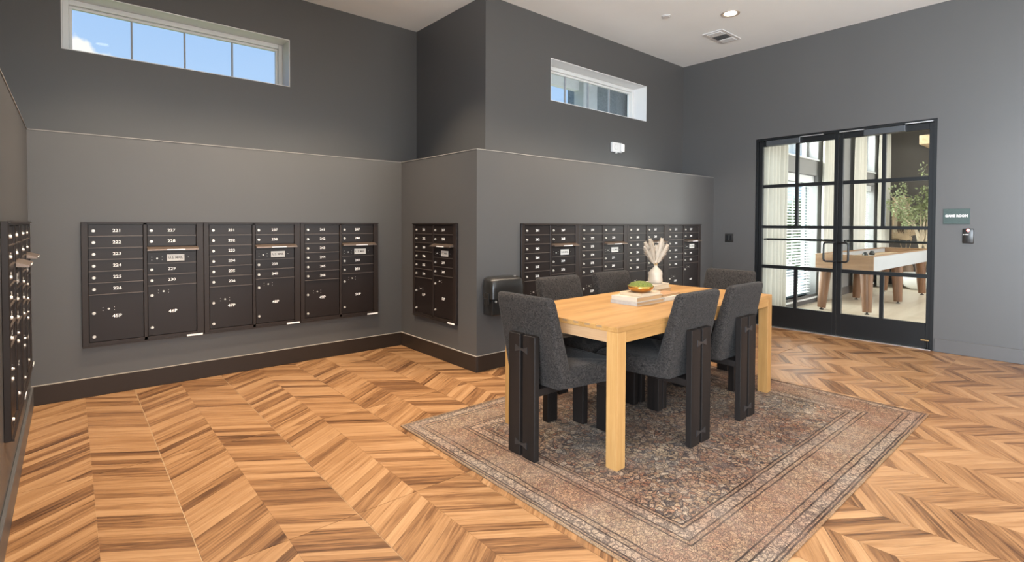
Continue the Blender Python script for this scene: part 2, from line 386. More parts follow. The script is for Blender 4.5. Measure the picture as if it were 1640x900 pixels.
# ------------------------------------------------------------------ setting: walls
EY0, EX0 = -4.0, -3.6      # far sides of the hall behind the photographer
W = MB().box(XL2, XB, YA, YA2, 0, ZL); struct('wall_back_lower', W, M_wall, 'charcoal lower wall carrying the wide mailbox bank')
W = MB().box(XL2, XL, 1.0, YA, 0, ZL); struct('wall_left_lower', W, M_wall, 'charcoal lower wall at the end of the mail room')
W = MB().box(XB, XB2+0.02, YC, YA2, 0, ZL).box(XB2+0.02, XD, YC, YC2, 0, ZL); struct('wall_center_lower', W, M_wall, 'charcoal lower wall block stepping out around the corner')
def wall_with_hole(axis, face, thick, a0, a1, z0, z1, h):
    """axis 'x': wall lies along X at y=face..face+thick; 'y': along Y at x=face.."""
    m = MB(); b0, b1, c0, c1 = h
    for (p0, p1, q0, q1) in ((a0, b0, z0, z1), (b1, a1, z0, z1), (b0, b1, z0, c0), (b0, b1, c1, z1)):
        if p1-p0 < 1e-4 or q1-q0 < 1e-4: continue
        if axis == 'x': m.box(p0, p1, face, face+thick, q0, q1)
        else: m.box(face, face+thick, p0, p1, q0, q1)
    return m
WA = (-0.03, 1.704, 2.672, 3.142); WC = (4.068, 5.872, 2.675, 3.143)
struct('wall_back_upper', wall_with_hole('x', YA2, 0.30, XL2-0.2, XB2+0.2, 0, ZC, WA), M_wall, 'charcoal upper wall with long clerestory window')
struct('wall_left_upper', MB().box(XL2-0.15, XL2, 1.0, YA2, 0, ZC), M_wall)
struct('wall_return_upper', MB().box(XB2, XB2+0.2, YC2, YA2, ZL, ZC), M_wall)
struct('wall_center_upper', wall_with_hole('x', YC2, 0.30, XB2+0.2, XD+0.16, 0, ZC, WC), M_wall, 'charcoal upper wall with short clerestory window')
DY0, DY1, DZ1 = 1.190, 3.040, 2.405
struct('wall_right', wall_with_hole('y', XD, 0.16, EY0, YC2, 0, ZC, (DY0, DY1, 0, DZ1)), M_wall, 'charcoal wall with glazed double doors')
struct('wall_entry', MB().box(EX0, XL2, 0.85, 1.0, 0, ZC), M_wall)
struct('wall_storefront', wall_with_hole('y', EX0-0.15, 0.15, EY0-0.15, 1.0, 0, ZC, (-3.7, 0.7, 0.3, 3.4)), M_wall)  # unseen opening carried up high so more light reaches the ceiling
struct('wall_rear', wall_with_hole('x', EY0-0.15, 0.15, EX0, XD+0.16, 0, ZC, (-0.4, 5.6, 0.45, 3.05)), M_wall)
struct('ceiling', MB().box(EX0-0.15, XD+0.16, EY0-0.15, YC2+0.2, ZC, ZC+0.12).box(EX0-0.15, XB2+0.2, YC2+0.2, YA2+0.2, ZC, ZC+0.12), M_ceil, 'smooth white painted ceiling')

# baseboards
BT, BH = 0.015, 0.138
M_top_highlight = plain('pale_top_highlight', (0.30, 0.26, 0.22), 0.6); M_edge_highlight = plain('painted_edge_highlight', (0.24, 0.225, 0.21), 0.5)
def baseboard(name, boxes, mat):
    m = MB()
    for b in boxes: m.box(*b, 0, BH, bev=0.003, seg=1)
    o = struct(name, m, mat)
    for i, (x0, x1, y0, y1) in enumerate(boxes):
        if mat == M_base: MB().box(x0, x1, y0, y1, BH, BH+0.004).build('highlight_strip', M_top_highlight, o)  # pale strip stands for the highlight along the board's top edge
baseboard('baseboard_back', [(XL, XB, YA-BT, YA)], M_base)
baseboard('baseboard_left', [(XL, XL+BT, 1.0, YA-BT)], M_base_wall)
baseboard('baseboard_return', [(XB-BT, XB, YC-BT, YA-BT)], M_base)
baseboard('baseboard_center', [(XB, XD, YC-BT, YC)], M_base)
baseboard('baseboard_right', [(XD-BT, XD, EY0, DY0-0.012), (XD-BT, XD, DY1+0.012, YC-BT)], M_base_wall)

e_ = 0.003      # pale strip painting in the light caught along the ledge edges
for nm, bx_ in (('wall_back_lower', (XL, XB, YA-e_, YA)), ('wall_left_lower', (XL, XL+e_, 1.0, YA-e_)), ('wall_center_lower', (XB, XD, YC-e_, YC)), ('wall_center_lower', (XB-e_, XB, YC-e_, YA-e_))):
    MB().box(*bx_, ZL-0.005, ZL+0.001).build('ledge_highlight', M_edge_highlight, bpy.data.objects[nm])

# ------------------------------------------------------------------ setting: floor
def px(P):
    X, Y, Z = P; r = X*math.sin(TH)-Y*math.cos(TH); w = X*math.cos(TH)+Y*math.sin(TH)
    return (PX0+FPX*r/max(w, 0.05), 362+FPX*(EYE-Z)/max(w, 0.05), w)
FTH = 0.006
floor = struct('floor', MB().box(EX0, XD+0.08, EY0, YA2, -0.10, -0.0022), M_grout, 'honey brown wood tile floor in chevron pattern')
def clip(poly, ax, lim, keep_less):
    out = []
    for i in range(len(poly)):
        a, b = poly[i], poly[(i+1) % len(poly)]
        ina = (a[ax] <= lim) if keep_less else (a[ax] >= lim); inb = (b[ax] <= lim) if keep_less else (b[ax] >= lim)
        if ina: out.append(a)
        if ina != inb:
            t = (lim-a[ax])/(b[ax]-a[ax]); out.append((a[0]+(b[0]-a[0])*t, a[1]+(b[1]-a[1])*t))
    return out
def strip_mesh(poly):
    m = MB(); n = len(poly)
    m._add([(x, y, -FTH) for x, y in poly]+[(x, y, 0) for x, y in poly], [tuple(range(n, 2*n))]+[(i, (i+1) % n, n+(i+1) % n, n+i) for i in range(n)])
    return m.mesh('plank', M_floor)
HXR, HYR, RCX, RCY = 1.43, 1.078, 3.024, 1.872       # rug half sizes and centre
def make_floor():
    RX0, RX1, RY0, RY1 = XL-0.02, XD+0.02, 0.0, YA     # strips the photograph can show
    pieces = []
    g, s = 0.0016, 0.0003                              # tile groove and strip joint half widths
    i0 = math.floor((RX0-1.6-TX0)/TW); i1 = math.ceil((RX1-TX0)/TW)
    j0 = math.floor((-1.5-TY0)/TLN); j1 = math.ceil((RY1-TY0)/TLN)
    for i in range(i0, i1):
        for j in range(j0, j1):
            tx, ty = TX0+i*TW, TY0+j*TLN
            for half in (0, 1):
                x0 = tx+half*TW/2; x1 = x0+TW/2; xa, xb = x0+(g if half == 0 else s), x1-(s if half == 0 else g)
                rise = SLOPE*TW/2
                for q in range(-4, 20):
                    yb = ty+q*PITCH
                    f = (lambda x: yb+SLOPE*(x-x0)) if half == 0 else (lambda x: yb+SLOPE*(x1-x))
                    poly = [(xa, f(xa)+s), (xb, f(xb)+s), (xb, f(xb)+PITCH-s), (xa, f(xa)+PITCH-s)]
                    full = all(ty+g <= p[1] <= ty+TLN-g for p in poly) and all(RX0 < p[0] < RX1 for p in poly)
                    for ax, lim, less in ((1, ty+g, False), (1, ty+TLN-g, True), (0, RX0-1.5 if ty < 0.9 else RX0, False), (0, RX1, True)):
                        if poly: poly = clip(poly, ax, lim, less)
                    if len(poly) < 3: continue
                    ar = 0.5*abs(sum(poly[k][0]*poly[(k+1) % len(poly)][1]-poly[(k+1) % len(poly)][0]*poly[k][1] for k in range(len(poly))))
                    if ar < 2e-5: continue
                    cx = sum(p[0] for p in poly)/len(poly); cy = sum(p[1] for p in poly)/len(poly)
                    if cy > YA+0.1 or (cx > XB+0.1 and cy > YC+0.1): continue
                    u, v, w = px((cx, cy, 0))
                    seen = w > 0.3 and -40 < u < 1680 and v < 930
                    if abs(cx-RCX) < HXR-0.1 and abs(cy-RCY) < HYR-0.1: seen = False
                    pieces.append((ar*EYE/max(w, .3)**3 if seen else 0, half, full, x0, yb, poly))
    pieces.sort(key=lambda p: -p[0])
    shared = {}
    big = pieces[:300]
    for (_, half, full, x0, yb, poly) in big:
        if full:
            if half not in shared: shared[half] = strip_mesh([(x-x0, y-yb) for x, y in poly])
            link('plank', shared[half], floor, (x0, yb, 0))
        else: link('plank', strip_mesh(poly), floor)
    m = MB()
    for (_, half, full, x0, yb, poly) in pieces[300:]:
        n = len(poly)
        m._add([(x, y, -FTH) for x, y in poly]+[(x, y, 0) for x, y in poly], [tuple(range(n, 2*n))]+[(k, (k+1) % n, n+(k+1) % n, n+k) for k in range(n)])
    o = m.build('planks_beyond', M_floor, floor); o['kind'] = 'stuff'
make_floor()

# ------------------------------------------------------------------ windows
def clerestory(name, hole, yface, nmull, label):
    x0, x1, z0, z1 = hole
    r = thing(name, None, None); tag(r, label, None, None, 'structure')
    t = 0.006; yb = yface+0.30
    rv = MB(); rv.box(x0-0.0, x0+t, yface-0.001, yb, z0, z1).box(x1-t, x1, yface-0.001, yb, z0, z1).box(x0+t, x1-t, yface-0.001, yb, z1-t, z1).box(x0+t, x1-t, yface-0.001, yb, z0, z0+t)
    rv.build('reveal', M_white, r)
    fw = 0.042; ya, yc = yface+0.20, yface+0.27
    a0, a1, c0, c1 = x0+t, x1-t, z0+t, z1-t
    fr = MB(); fr.box(a0, a0+fw, ya, yc, c0, c1, bev=0.004).box(a1-fw, a1, ya, yc, c0, c1, bev=0.004).box(a0+fw, a1-fw, ya, yc, c1-fw, c1, bev=0.004).box(a0+fw, a1-fw, ya, yc, c0, c0+fw, bev=0.004)
    fr.box(a0+fw, a1-fw, ya+0.03, yc-0.005, c1-fw-0.022, c1-fw, bev=0.003).box(a0+fw, a0+fw+0.022, ya+0.03, yc-0.005, c0+fw, c1-fw-0.022, bev=0.003).box(a1-fw-0.022, a1-fw, ya+0.03, yc-0.005, c0+fw, c1-fw-0.022, bev=0.003)
    fr.build('window_frame', M_vinyl, r)
    g0, g1 = a0+fw+0.022, a1-fw-0.022; n = nmull+1; wd = (g1-g0)/n
    for i in range(n):
        MB().box(g0+i*wd+0.007, g0+(i+1)*wd-0.007, ya+0.044, ya+0.050, c0+fw, c1-fw-0.022).build('pane', M_glass, r)
        if i: MB().box(g0+i*wd-0.007, g0+i*wd+0.007, ya+0.035, ya+0.058, c0+fw, c1-fw-0.022).build('mullion', plain('grey_mullion', (0.30, 0.31, 0.33), 0.5), r)
    return r
clerestory('window_1', WA, YA2, 3, 'long white framed clerestory window showing blue sky')
clerestory('window_2', WC, YC2, 3, 'short white framed clerestory window under an outdoor overhang')
def big_window(name, axis, face, a0, a1, z0, z1, n):
    r = thing(name, None, None); tag(r, None, None, None, 'structure')
    m = MB(); q = 0.05
    def bar(p0, p1, s0, s1):
        if axis == 'y': m.box(face, face+0.06, p0, p1, s0, s1)
        else: m.box(p0, p1, face, face+0.06, s0, s1)
    bar(a0, a1, z0, z0+q); bar(a0, a1, z1-q, z1)
    for i in range(n+1):
        c = a0+(a1-a0)*i/n; bar(max(a0, c-q/2), min(a1, c+q/2), z0+q, z1-q)
    m.build('window_frame', M_blacksteel, r)
    for i in range(n):
        p0 = a0+(a1-a0)*i/n+q/2; p1 = a0+(a1-a0)*(i+1)/n-q/2
        g = MB(); (g.box(face+0.025, face+0.033, p0, p1, z0+q, z1-q) if axis == 'y' else g.box(p0, p1, face+0.025, face+0.033, z0+q, z1-q)); g.build('pane', M_glass, r)
big_window('window_3', 'y', EX0-0.12, -3.7, 0.7, 0.3, 3.4, 4)
big_window('window_4', 'x', EY0-0.12, -0.4, 5.6, 0.45, 3.05, 5)

# ------------------------------------------------------------------ double doors
def make_doors():
    xf = XD+0.045
    fr = MB(); j = 0.028
    fr.box(XD+0.012, XD+0.14, DY0, DY0+j, 0, DZ1).box(XD+0.012, XD+0.14, DY1-j, DY1, 0, DZ1).box(XD+0.012, XD+0.14, DY0+j, DY1-j, DZ1-j, DZ1)
    struct('trim_1', fr, M_blacksteel, 'black steel frame around the double doors')
    x0, x1 = xf, xf+0.045
    zr = [0.267, 0.744, 0.786, 1.255, 1.291, 1.773, 1.815, 2.305]
    for nm, ya, yb, side in (('door_1', 2.100, DY1-j-0.003, 1), ('door_2', DY0+j+0.003, 2.094, -1)):
        d = thing(nm, 'glazed black steel door leaf %s' % ('beside the wall outlet' if side > 0 else 'beside the room sign'), None); d['kind'] = 'structure'
        st = 0.042
        m = MB(); m.box(x0, x1, ya, ya+st, 0.008, DZ1-j-0.003, bev=0.002, seg=1).box(x0, x1, yb-st, yb, 0.008, DZ1-j-0.003, bev=0.002, seg=1)
        m.build('stile', M_blacksteel, d)
        MB().box(x0, x1, ya+st, yb-st, 0.008, zr[0], bev=0.002, seg=1).build('bottom_rail', M_blacksteel, d)
        MB().box(x0, x1, ya+st, yb-st, zr[7], DZ1-j-0.003, bev=0.002, seg=1).build('top_rail', M_blacksteel, d)
        for a, b in ((1, 2), (3, 4), (5, 6)): MB().box(x0+0.004, x1-0.004, ya+st, yb-st, zr[a], zr[b]).build('muntin', M_blacksteel, d)
        ym = (ya+yb)/2
        for a, b, split in ((0, 1, 1), (2, 3, 0), (4, 5, 1), (6, 7, 1)):
            spans = [(ya+st, ym-0.018), (ym+0.018, yb-st)] if split else [(ya+st, yb-st)]
            if split: MB().box(x0+0.004, x1-0.004, ym-0.018, ym+0.018, zr[a], zr[b]).build('muntin', M_blacksteel, d)
            for p, q in spans: MB().box(x0+0.018, x0+0.026, p, q, zr[a], zr[b]).build('pane', M_glass, d)
        # pull handle near the meeting stile, push bar on the other face
        yh = ya+0.020 if side > 0 else yb-0.020; dy = 0.105*side
        h = [(x0-0.001, yh, 1.095), (x0-0.055, yh, 1.095)]
        hp = []
        for k in range(7):
            a = k/6*PI/2; hp.append((x0-0.050, yh+dy*0.75+math.sin(a)*abs(dy)*0.25*side, 1.095-0.03*(1-math.cos(a))))
        pts = [(x0, yh, 1.095), (x0-0.045, yh, 1.095), (x0-0.050, yh+0.012*side, 1.095)]+hp
        pts += [(p[0], p[1], 0.875+(1.095-p[2])) for p in reversed(hp)]+[(x0-0.050, yh+0.012*side, 0.875), (x0-0.045, yh, 0.875), (x0, yh, 0.875)]
        smooth_angle(MB().tube(pts, 0.011, 8).build('pull_handle', M_blacksteel, d), 60)
        pb = MB(); xb = x1+0.06; pb.cyl((xb, ya+0.05, 1.115), (xb, yb-0.05, 1.115), 0.014, n=10)
        for yy in (ya+0.06, yb-0.06): pb.cyl((x1-0.002, yy, 1.115), (xb, yy, 1.115), 0.012, n=8)
        pb.build('push_bar', M_blacksteel, d)
        # door closer on the head
        yc0, yc1 = (yb-0.50, yb-0.10) if side > 0 else (ya+0.24, ya+0.62)
        c = MB().box(x0-0.045, x0-0.001, yc0, yc1, 2.305, 2.372, bev=0.004).build('door_closer', M_closer, d)
        MB().box(x0-0.046, x0-0.020, yc1 if side < 0 else yc0-0.26, (yc1+0.24) if side < 0 else yc0, 2.371, 2.380).build('closer_arm', M_alu, c)
        if side < 0: MB().box(x0-0.046, x0-0.020, ya+0.005, yc0, 2.377, 2.386).build('closer_arm', M_alu, c)
    MB_t = MB().box(XD-0.004, XD+0.16, DY0+0.02, DY1-0.02, -0.001, 0.005)
    struct('trim_2', MB_t, M_alu, 'aluminium threshold under the double doors')
    s = thing('door_stop', 'small black floor bolt with brass tip at the door corner', 'door stop', (xf-0.02, DY0+0.05, 0))
    MB().cyl((0, 0, 0.0), (0, 0, 0.008), 0.022, n=14).build('foot', M_blackplastic, s)
    MB().cyl((0, 0, 0.008), (0, 0, 0.09), 0.008, n=10).build('rod', M_blacksteel, s)
    MB().cyl((0, -0.012, 0.095), (0, 0.055, 0.095), 0.008, n=10).build('lever', plain('brass', (0.55, 0.38, 0.18), 0.3, 0.9), s)
make_doors()

# ------------------------------------------------------------------ mailboxes
def make_mailbox(loc, rz, first, pfirst, label, group, ww=0.78):
    r = thing('mailbox_bank', label, 'mailbox', loc, rz, group)
    z0, z1 = 0.370, 1.305; top, bot = 1.284, 0.405
    cA = (0.040, 0.370); cB = (0.398, 0.728 if ww < 0.79 else 0.738)
    m = MB(); yF = -0.024
    for a, b in ((0.0, cA[0]-0.002), (cA[1]+0.002, cB[0]-0.002), (cB[1]+0.002, ww)): m.box(a, b, yF, 0, z0, z1, bev=0.002, seg=1)
    m.box(cA[0]-0.002, cB[1]+0.002, yF, 0, top+0.001, z1).box(cA[0]-0.002, cB[1]+0.002, yF, 0, z0, bot-0.001)
    m.box(0, ww, yF-0.008, yF, z1-0.010, z1).box(0, ww, yF-0.008, yF, z0, z0+0.010)
    m.build('frame', M_bronze, r)
    MB().box(cA[0]-0.001, cB[1]+0.001, -0.005, 0, bot, top).build('back_panel', M_bronze_d, r)
    lockm = lock_mesh()
    def door(name, c, za, zb):
        return MB().box(c[0]+0.001, c[1]-0.001, -0.017, -0.006, za+0.0035, zb-0.0025, bev=0.0012, seg=1).build(name, M_bronze_d, r)
    def divider(c, z): MB().box(c[0], c[1], -0.024, -0.005, z-0.0025, z+0.0030).build('divider', M_lip_lit, r)
    def num(d, s, x, z, size=0.031): link('number', text_mesh(s, size, M_print, 1.12, 0.0006), d, (x, -0.0175, z))
    def lock(d, x, z): link('lock', lockm, d, (x, -0.017, z))
    def keyplate(d, x, z):
        lock_s = link('key_lock', lockm, d, (x, -0.017, z)); lock_s.scale = (0.62, 0.8, 0.62)
        for sx in (-0.034, 0.034):
            for sz in (-0.011, 0.011): link('rivet', rivet_mesh(), d, (x+sx, -0.0165, z+sz))
    H = (top-0.759)/6
    for i in range(6):
        za, zb = top-(i+1)*H, top-i*H
        d = door('tenant_door', cA, za, zb); lock(d, cA[0]+0.030, (za+zb)/2-0.004); num(d, str(first+i), (cA[0]+cA[1])/2+0.004, (za+zb)/2-0.002); divider(cA, za)
    p = door('parcel_door', cA, bot, 0.759); lock(p, cA[0]+0.028, 0.622); lock(p, cA[0]+0.028, 0.446); keyplate(p, cA[0]+0.115, 0.648); num(p, '%dP' % pfirst, (cA[0]+cA[1])/2, 0.590, 0.034)
    rows = [(1.197, 1.284), (1.112, 1.197)]
    for i, (za, zb) in enumerate(rows):
        d = door('tenant_door', cB, za, zb); lock(d, cB[0]+0.026, (za+zb)/2-0.004); num(d, str(first+6+i), (cB[0]+cB[1])/2-0.005, (za+zb)/2-0.002)
    divider(cB, 1.197)
    hd = MB().prism([(0, 0)]*0+[(-0.006, 1.112), (-0.070, 1.090), (-0.070, 1.081), (-0.006, 1.086)], cB[0]-0.004, cB[1]+0.012, Matrix(((0,1,0,0),(1,0,0,0),(0,0,1,0),(0,0,0,1)))).build('outgoing_slot', M_hood, r)
    MB().box(0.52, 0.645, -0.0715, -0.070, 1.082, 1.0895).build('slot_label', M_print, hd)
    c = door('collection_door', cB, 0.976, 1.068)
    pl = MB().box(0.525, 0.645, -0.020, -0.017, 0.992, 1.046, bev=0.001, seg=1).build('label_plate', M_plate, c)
    link('lettering', text_mesh('U.S. MAIL', 0.026, M_ink, 0.92, 0.0004), c, (0.585, -0.0204, 1.019))
    keyplate(c, cB[0]+0.062, 1.016)
    MB().cyl((0.672, -0.0165, 1.020), (0.672, -0.0185, 1.020), 0.003, n=6).build('rivet', M_nickel, c)
    for i, (za, zb) in enumerate([(0.888, 0.976), (0.802, 0.888)]):
        divider(cB, zb); d = door('tenant_door', cB, za, zb); lock(d, cB[0]+0.026, (za+zb)/2-0.004); num(d, str(first+8+i), (cB[0]+cB[1])/2-0.005, (za+zb)/2-0.002)
    divider(cB, 0.802)
    p = door('parcel_door', cB, bot, 0.802); lock(p, cB[0]+0.026, 0.724); lock(p, cB[0]+0.026, 0.470); keyplate(p, cB[0]+0.103, 0.752); num(p, '%dP' % (pfirst+1), (cB[0]+cB[1])/2, 0.588, 0.034)
    MB().box(ww-0.125, ww-0.012, -0.034, -0.032, 0.372, 0.386).build('serial_label', M_print, r)
    return r
_rv = []
def rivet_mesh():
    if not _rv: _rv.append(MB().cyl((0, 0, 0), (0, -0.002, 0), 0.0022, n=6).mesh('rivet', M_nickel))
    return _rv[0]
_lk = []
def lock_mesh():
    if not _lk:
        m = MB().cyl((0, 0, 0), (0, -0.006, 0), 0.0115, 0.0105, 14).cyl((0, -0.006, 0), (0, -0.013, 0), 0.0085, 0.0075, 12).box(-0.0012, 0.0012, -0.0134, -0.0128, -0.005, 0.005)
        _lk.append(m.mesh('lock', M_nickel))
    return _lk[0]
for i, x in enumerate((0.066, 0.066+0.783, 0.066+1.566)):
    f = 221+10*i; make_mailbox((x, YA, 0), 0, f, 45+2*i, 'dark bronze mailbox bank on the wide wall, '+('at the end by the edge-on banks', 'middle one of three', 'at the end by the narrow return wall')[i], 'mailbox banks on the wide back wall')
make_mailbox((XB, 4.673, 0), -PI/2, 251, 51, 'dark bronze mailbox bank alone on the narrow return wall', None)
spots = ('next to the black wall dispenser', 'second bank from the black wall dispenser', 'third bank from the black wall dispenser', 'bank behind the table nearest the wall outlet')
for i in range(4):
    make_mailbox((3.195+0.802*i, YC, 0), 0, 261+10*i, 53+2*i, 'dark bronze mailbox bank behind the dining table, '+('next to the black wall dispenser', 'second from the black wall dispenser', 'third from the black wall dispenser', 'by the glass doors')[i], 'mailbox banks behind the dining table', 0.80)
for i in range(2):
    make_mailbox((XL, 3.02+0.80*i, 0), PI/2, 201+10*i, 41+2*i, 'dark bronze mailbox bank seen edge-on, '+('second one away from the inner corner', 'touching the inner corner of the back wall')[i], 'mailbox banks seen edge-on', 0.80)

# ------------------------------------------------------------------ rug
rug = MB().box(-HXR, HXR, -HYR, HYR, 0.0, 0.009, bev=0.003).build('area_rug', rug_mat(HXR, HYR)); rug.location = (RCX, RCY, 0.0)
tag(rug, 'distressed tan and mauve patterned rug under the dining table', 'rug')
RZ = 0.009

# ------------------------------------------------------------------ dining table
TABX, TABY, TABR, TABL, TABW = 2.150, 1.662, math.radians(1.3), 1.965, 0.885
def make_table():
    t = thing('dining_table', 'honey oak dining table with square legs flush to its top', 'table', (TABX, TABY, RZ), TABR)
    L, Wd, H, lg, ap = TABL, TABW, 0.753, 0.072, 0.086
    MB().box(0, L, 0, Wd, H-0.028, H, bev=0.002).build('tabletop', M_oak_x, t)
    for x in (0, L-lg):
        for y in (0, Wd-lg): MB().box(x, x+lg, y, y+lg, 0, H-0.028, bev=0.002).build('leg', M_oak_z, t)
    for y in (0.001, Wd-0.030): MB().box(lg, L-lg, y, y+0.029, H-ap, H-0.028, bev=0.001, seg=1).build('apron', M_oak_x, t)
    for x in (0.001, L-0.030): MB().box(x, x+0.029, lg, Wd-lg, H-ap, H-0.028, bev=0.001, seg=1).build('apron', M_oak_y, t)
    for i in range(9): MB().box(-0.0006, 0.012, 0.105+i*0.082, 0.105+i*0.082+0.036, H-0.0135, H-0.003).build('finger_joint', M_oak_d, t)
make_table()

# ------------------------------------------------------------------ chairs (local: rear at x=0, facing +x)
def rounded_grid(name, rows, mat, parent):
    """rows: list of closed loops (same count) lofted into one body, ends capped"""
    m = MB(); rings = [[m.bm.verts.new(p) for p in r] for r in rows]; n = len(rows[0])
    for i in range(len(rings)-1):
        for k in range(n): m.bm.faces.new((rings[i][k], rings[i][(k+1) % n], rings[i+1][(k+1) % n], rings[i+1][k]))
    m.bm.faces.new(list(reversed(rings[0]))); m.bm.faces.new(rings[-1])
    return smooth_angle(m.build(name, mat, parent), 50)
def rrect(x0, x1, y0, y1, r, n=4):
    out = []
    for cx, cy, a0 in ((x1-r, y1-r, 0), (x0+r, y1-r, PI/2), (x0+r, y0+r, PI), (x1-r, y0+r, 1.5*PI)):
        for k in range(n+1):
            a = a0+k/n*PI/2; out.append((cx+r*math.cos(a), cy+r*math.sin(a)))
    return out
def make_chair(label):
    c = thing('dining_chair', label, 'chair')
    zs = 0.395
    for s in (-1, 1):
        a, b = sorted((s*0.011, s*0.108)); MB().box(0, 0.036, a, b, 0, 0.682, bev=0.0025, seg=1).build('rear_plank', M_blackoak, c)
        a, b = sorted((s*0.250, s*0.298)); MB().box(0.455, 0.545, a, b, 0, zs-0.005, bev=0.0025, seg=1).build('front_leg', M_blackoak, c)
    for z in (0.598, 0.072):
        # butterfly key tying the two planks together
        o = [(-0.048, 0.020), (-0.012, 0.006), (0.012, 0.006), (0.048, 0.020), (0.050, -0.018), (0.012, -0.006), (-0.012, -0.006), (-0.050, -0.018)]
        MB().prism([(y, z+q) for y, q in o], -0.0035, 0.006, Matrix(((0,1,0,0),(1,0,0,0),(0,0,1,0),(0,0,0,1)))).build('butterfly_key', plain('dark_pewter', (0.055, 0.052, 0.052), 0.35, 0.6), c)
    MB().box(0.036, 0.50, -0.10, 0.10, 0.350, zs-0.005, bev=0.002, seg=1).build('seat_rail', M_blackoak, c)
    MB().box(0.46, 0.54, -0.249, 0.249, 0.350, zs-0.005, bev=0.002, seg=1).build('front_rail', M_blackoak, c)
    # seat: widens to the front, rounded edges
    rows = []
    for z, ins in ((0.395, 0.030), (0.402, 0.012), (0.420, 0.002), (0.455, 0.0), (0.480, 0.004), (0.496, 0.018), (0.503, 0.050)):
        pr = rrect(0.085+ins*0.4, 0.575-ins, -1+0, 1, 0.05-ins*0.3)
        row = []
        for x, y in rrect(0.085+ins*0.4, 0.575-ins, -0.5, 0.5, 0.06):
            hw = (0.222+(x-0.085)/0.49*0.075)-ins; row.append((x, y/0.5*hw, z+(0.008*(1-(y/0.5)**2) if z > 0.49 else 0)))
        rows.append(row)
    rounded_grid('seat', rows, M_tweed, c)
    # backrest: leans back, thicker towards the seat
    rows = []
    for t in (0.0, 0.015, 0.05, 0.2, 0.4, 0.6, 0.8, 0.93, 0.975, 0.995, 1.0):
        z = 0.418+t*(0.900-0.418); xr = 0.092-0.104*t; th = 0.100-0.037*t; hw = 0.226-0.006*t
        ins = {0.0: 0.022, 0.015: 0.008, 0.975: 0.004, 0.995: 0.016, 1.0: 0.028}.get(t, 0.0)
        rows.append([(x, y, z) for x, y in rrect(xr+ins, xr+th-ins, -hw+ins, hw-ins, min(0.028, th/2-ins-0.001))])
    rounded_grid('backrest', rows, M_tweed, c)
    return c
ch0 = make_chair('charcoal tweed dining chair at the table end facing the glass doors')
CH = [  # x, y, heading, label
    (1.887, 2.118, 0.0, None),
    (2.808, 1.560, PI/2, 'charcoal tweed dining chair on the open rug side, beside the end chair facing the doors'),
    (3.428, 1.570, PI/2, 'charcoal tweed dining chair on the open rug side, nearer the glass doors'),
    (2.790, 2.745, -PI/2, 'charcoal tweed dining chair between table and mailboxes, nearer the black wall dispenser'),
    (3.420, 2.745, -PI/2, 'charcoal tweed dining chair between table and mailboxes, nearer the glass doors'),
    (4.420, 2.180, PI, 'charcoal tweed dining chair at the table end with its back to the glass doors')]
for i, (x, y, a, lb) in enumerate(CH):
    o = ch0 if i == 0 else copy_tree(ch0)
    o.location = (x, y, RZ); o.rotation_euler = (0, 0, a); o['group'] = 'dining chairs around the table'
    if lb: o['label'] = lb

# ------------------------------------------------------------------ books, bowl, vase on the table
TZ = RZ+0.753
def pages_mat(name, a, b):
    k = NT(name); v = k.coord('Object'); n = k.noise(k.scale(v, (3, 3, 500)), 1.0, 2, 0.6)
    k.link(k.mix(n, c4(a), c4(b)), k.b.inputs['Base Color']); k.b.inputs['Roughness'].default_value = 0.85; return k.m
M_pages = pages_mat('aged_pages', (0.26, 0.14, 0.06), (0.44, 0.29, 0.15)); M_pages_w = pages_mat('pale_pages', (0.40, 0.31, 0.21), (0.54, 0.45, 0.33))
M_cov_w = plain('cream_cover', (0.43, 0.37, 0.295), 0.6, var=0.08, vscale=14); M_cov_t = plain('tan_cover', (0.42, 0.32, 0.21), 0.6, var=0.1, vscale=14)
M_cov_g = plain('grey_weathered_cover', (0.34, 0.30, 0.26), 0.7, var=0.2, vscale=40); M_cov_b = plain('brown_cover', (0.30, 0.16, 0.07), 0.6, var=0.2, vscale=30)
def book(x, y, z, L, Wd, h, rz, cov, pg, label, spine='-x'):
    b = thing('book', label, 'book', (x, y, z), rz, 'books on the dining table')
    c = 0.003; m = MB(); m.box(0, L, 0, Wd, 0, c, bev=0.0008, seg=1).box(0, L, 0, Wd, h-c, h, bev=0.0008, seg=1)
    if spine == '-x': m.box(0, c, 0, Wd, c, h-c)
    elif spine == '+y': m.box(0, L, Wd-c, Wd, c, h-c)
    else: m.box(0, L, 0, c, c, h-c)
    m.build('cover', cov, b)
    if spine == '-x': MB().box(c, L-0.005, 0.004, Wd-0.004, c, h-c).build('pages', pg, b)
    elif spine == '+y': MB().box(0.004, L-0.004, 0.004, Wd-c, c, h-c).build('pages', pg, b)
    else: MB().box(0.004, L-0.004, c, Wd-0.004, c, h-c).build('pages', pg, b)
    return b
book(2.815, 2.022, TZ, 0.325, 0.215, 0.024, 0.02, M_cov_g, M_pages, 'weathered grey book at the bottom of the stack under the moss bowl')
book(2.822, 2.028, TZ+0.024, 0.310, 0.205, 0.030, 0.03, M_cov_w, M_pages, 'thick cream book in the middle of the stack under the moss bowl')
book(2.875, 2.030, TZ+0.054, 0.235, 0.175, 0.022, 0.02, M_cov_t, M_pages_w, 'tan book on top of the stack under the moss bowl')
book(3.150, 2.030, TZ, 0.250, 0.16, 0.028, 0.03, M_cov_w, M_pages_w, 'cream book with dark marks under a small brown book', '-y')
book(3.165, 2.052, TZ+0.028, 0.235, 0.13, 0.014, 0.05, M_cov_b, M_pages, 'small brown book lying on a cream book')
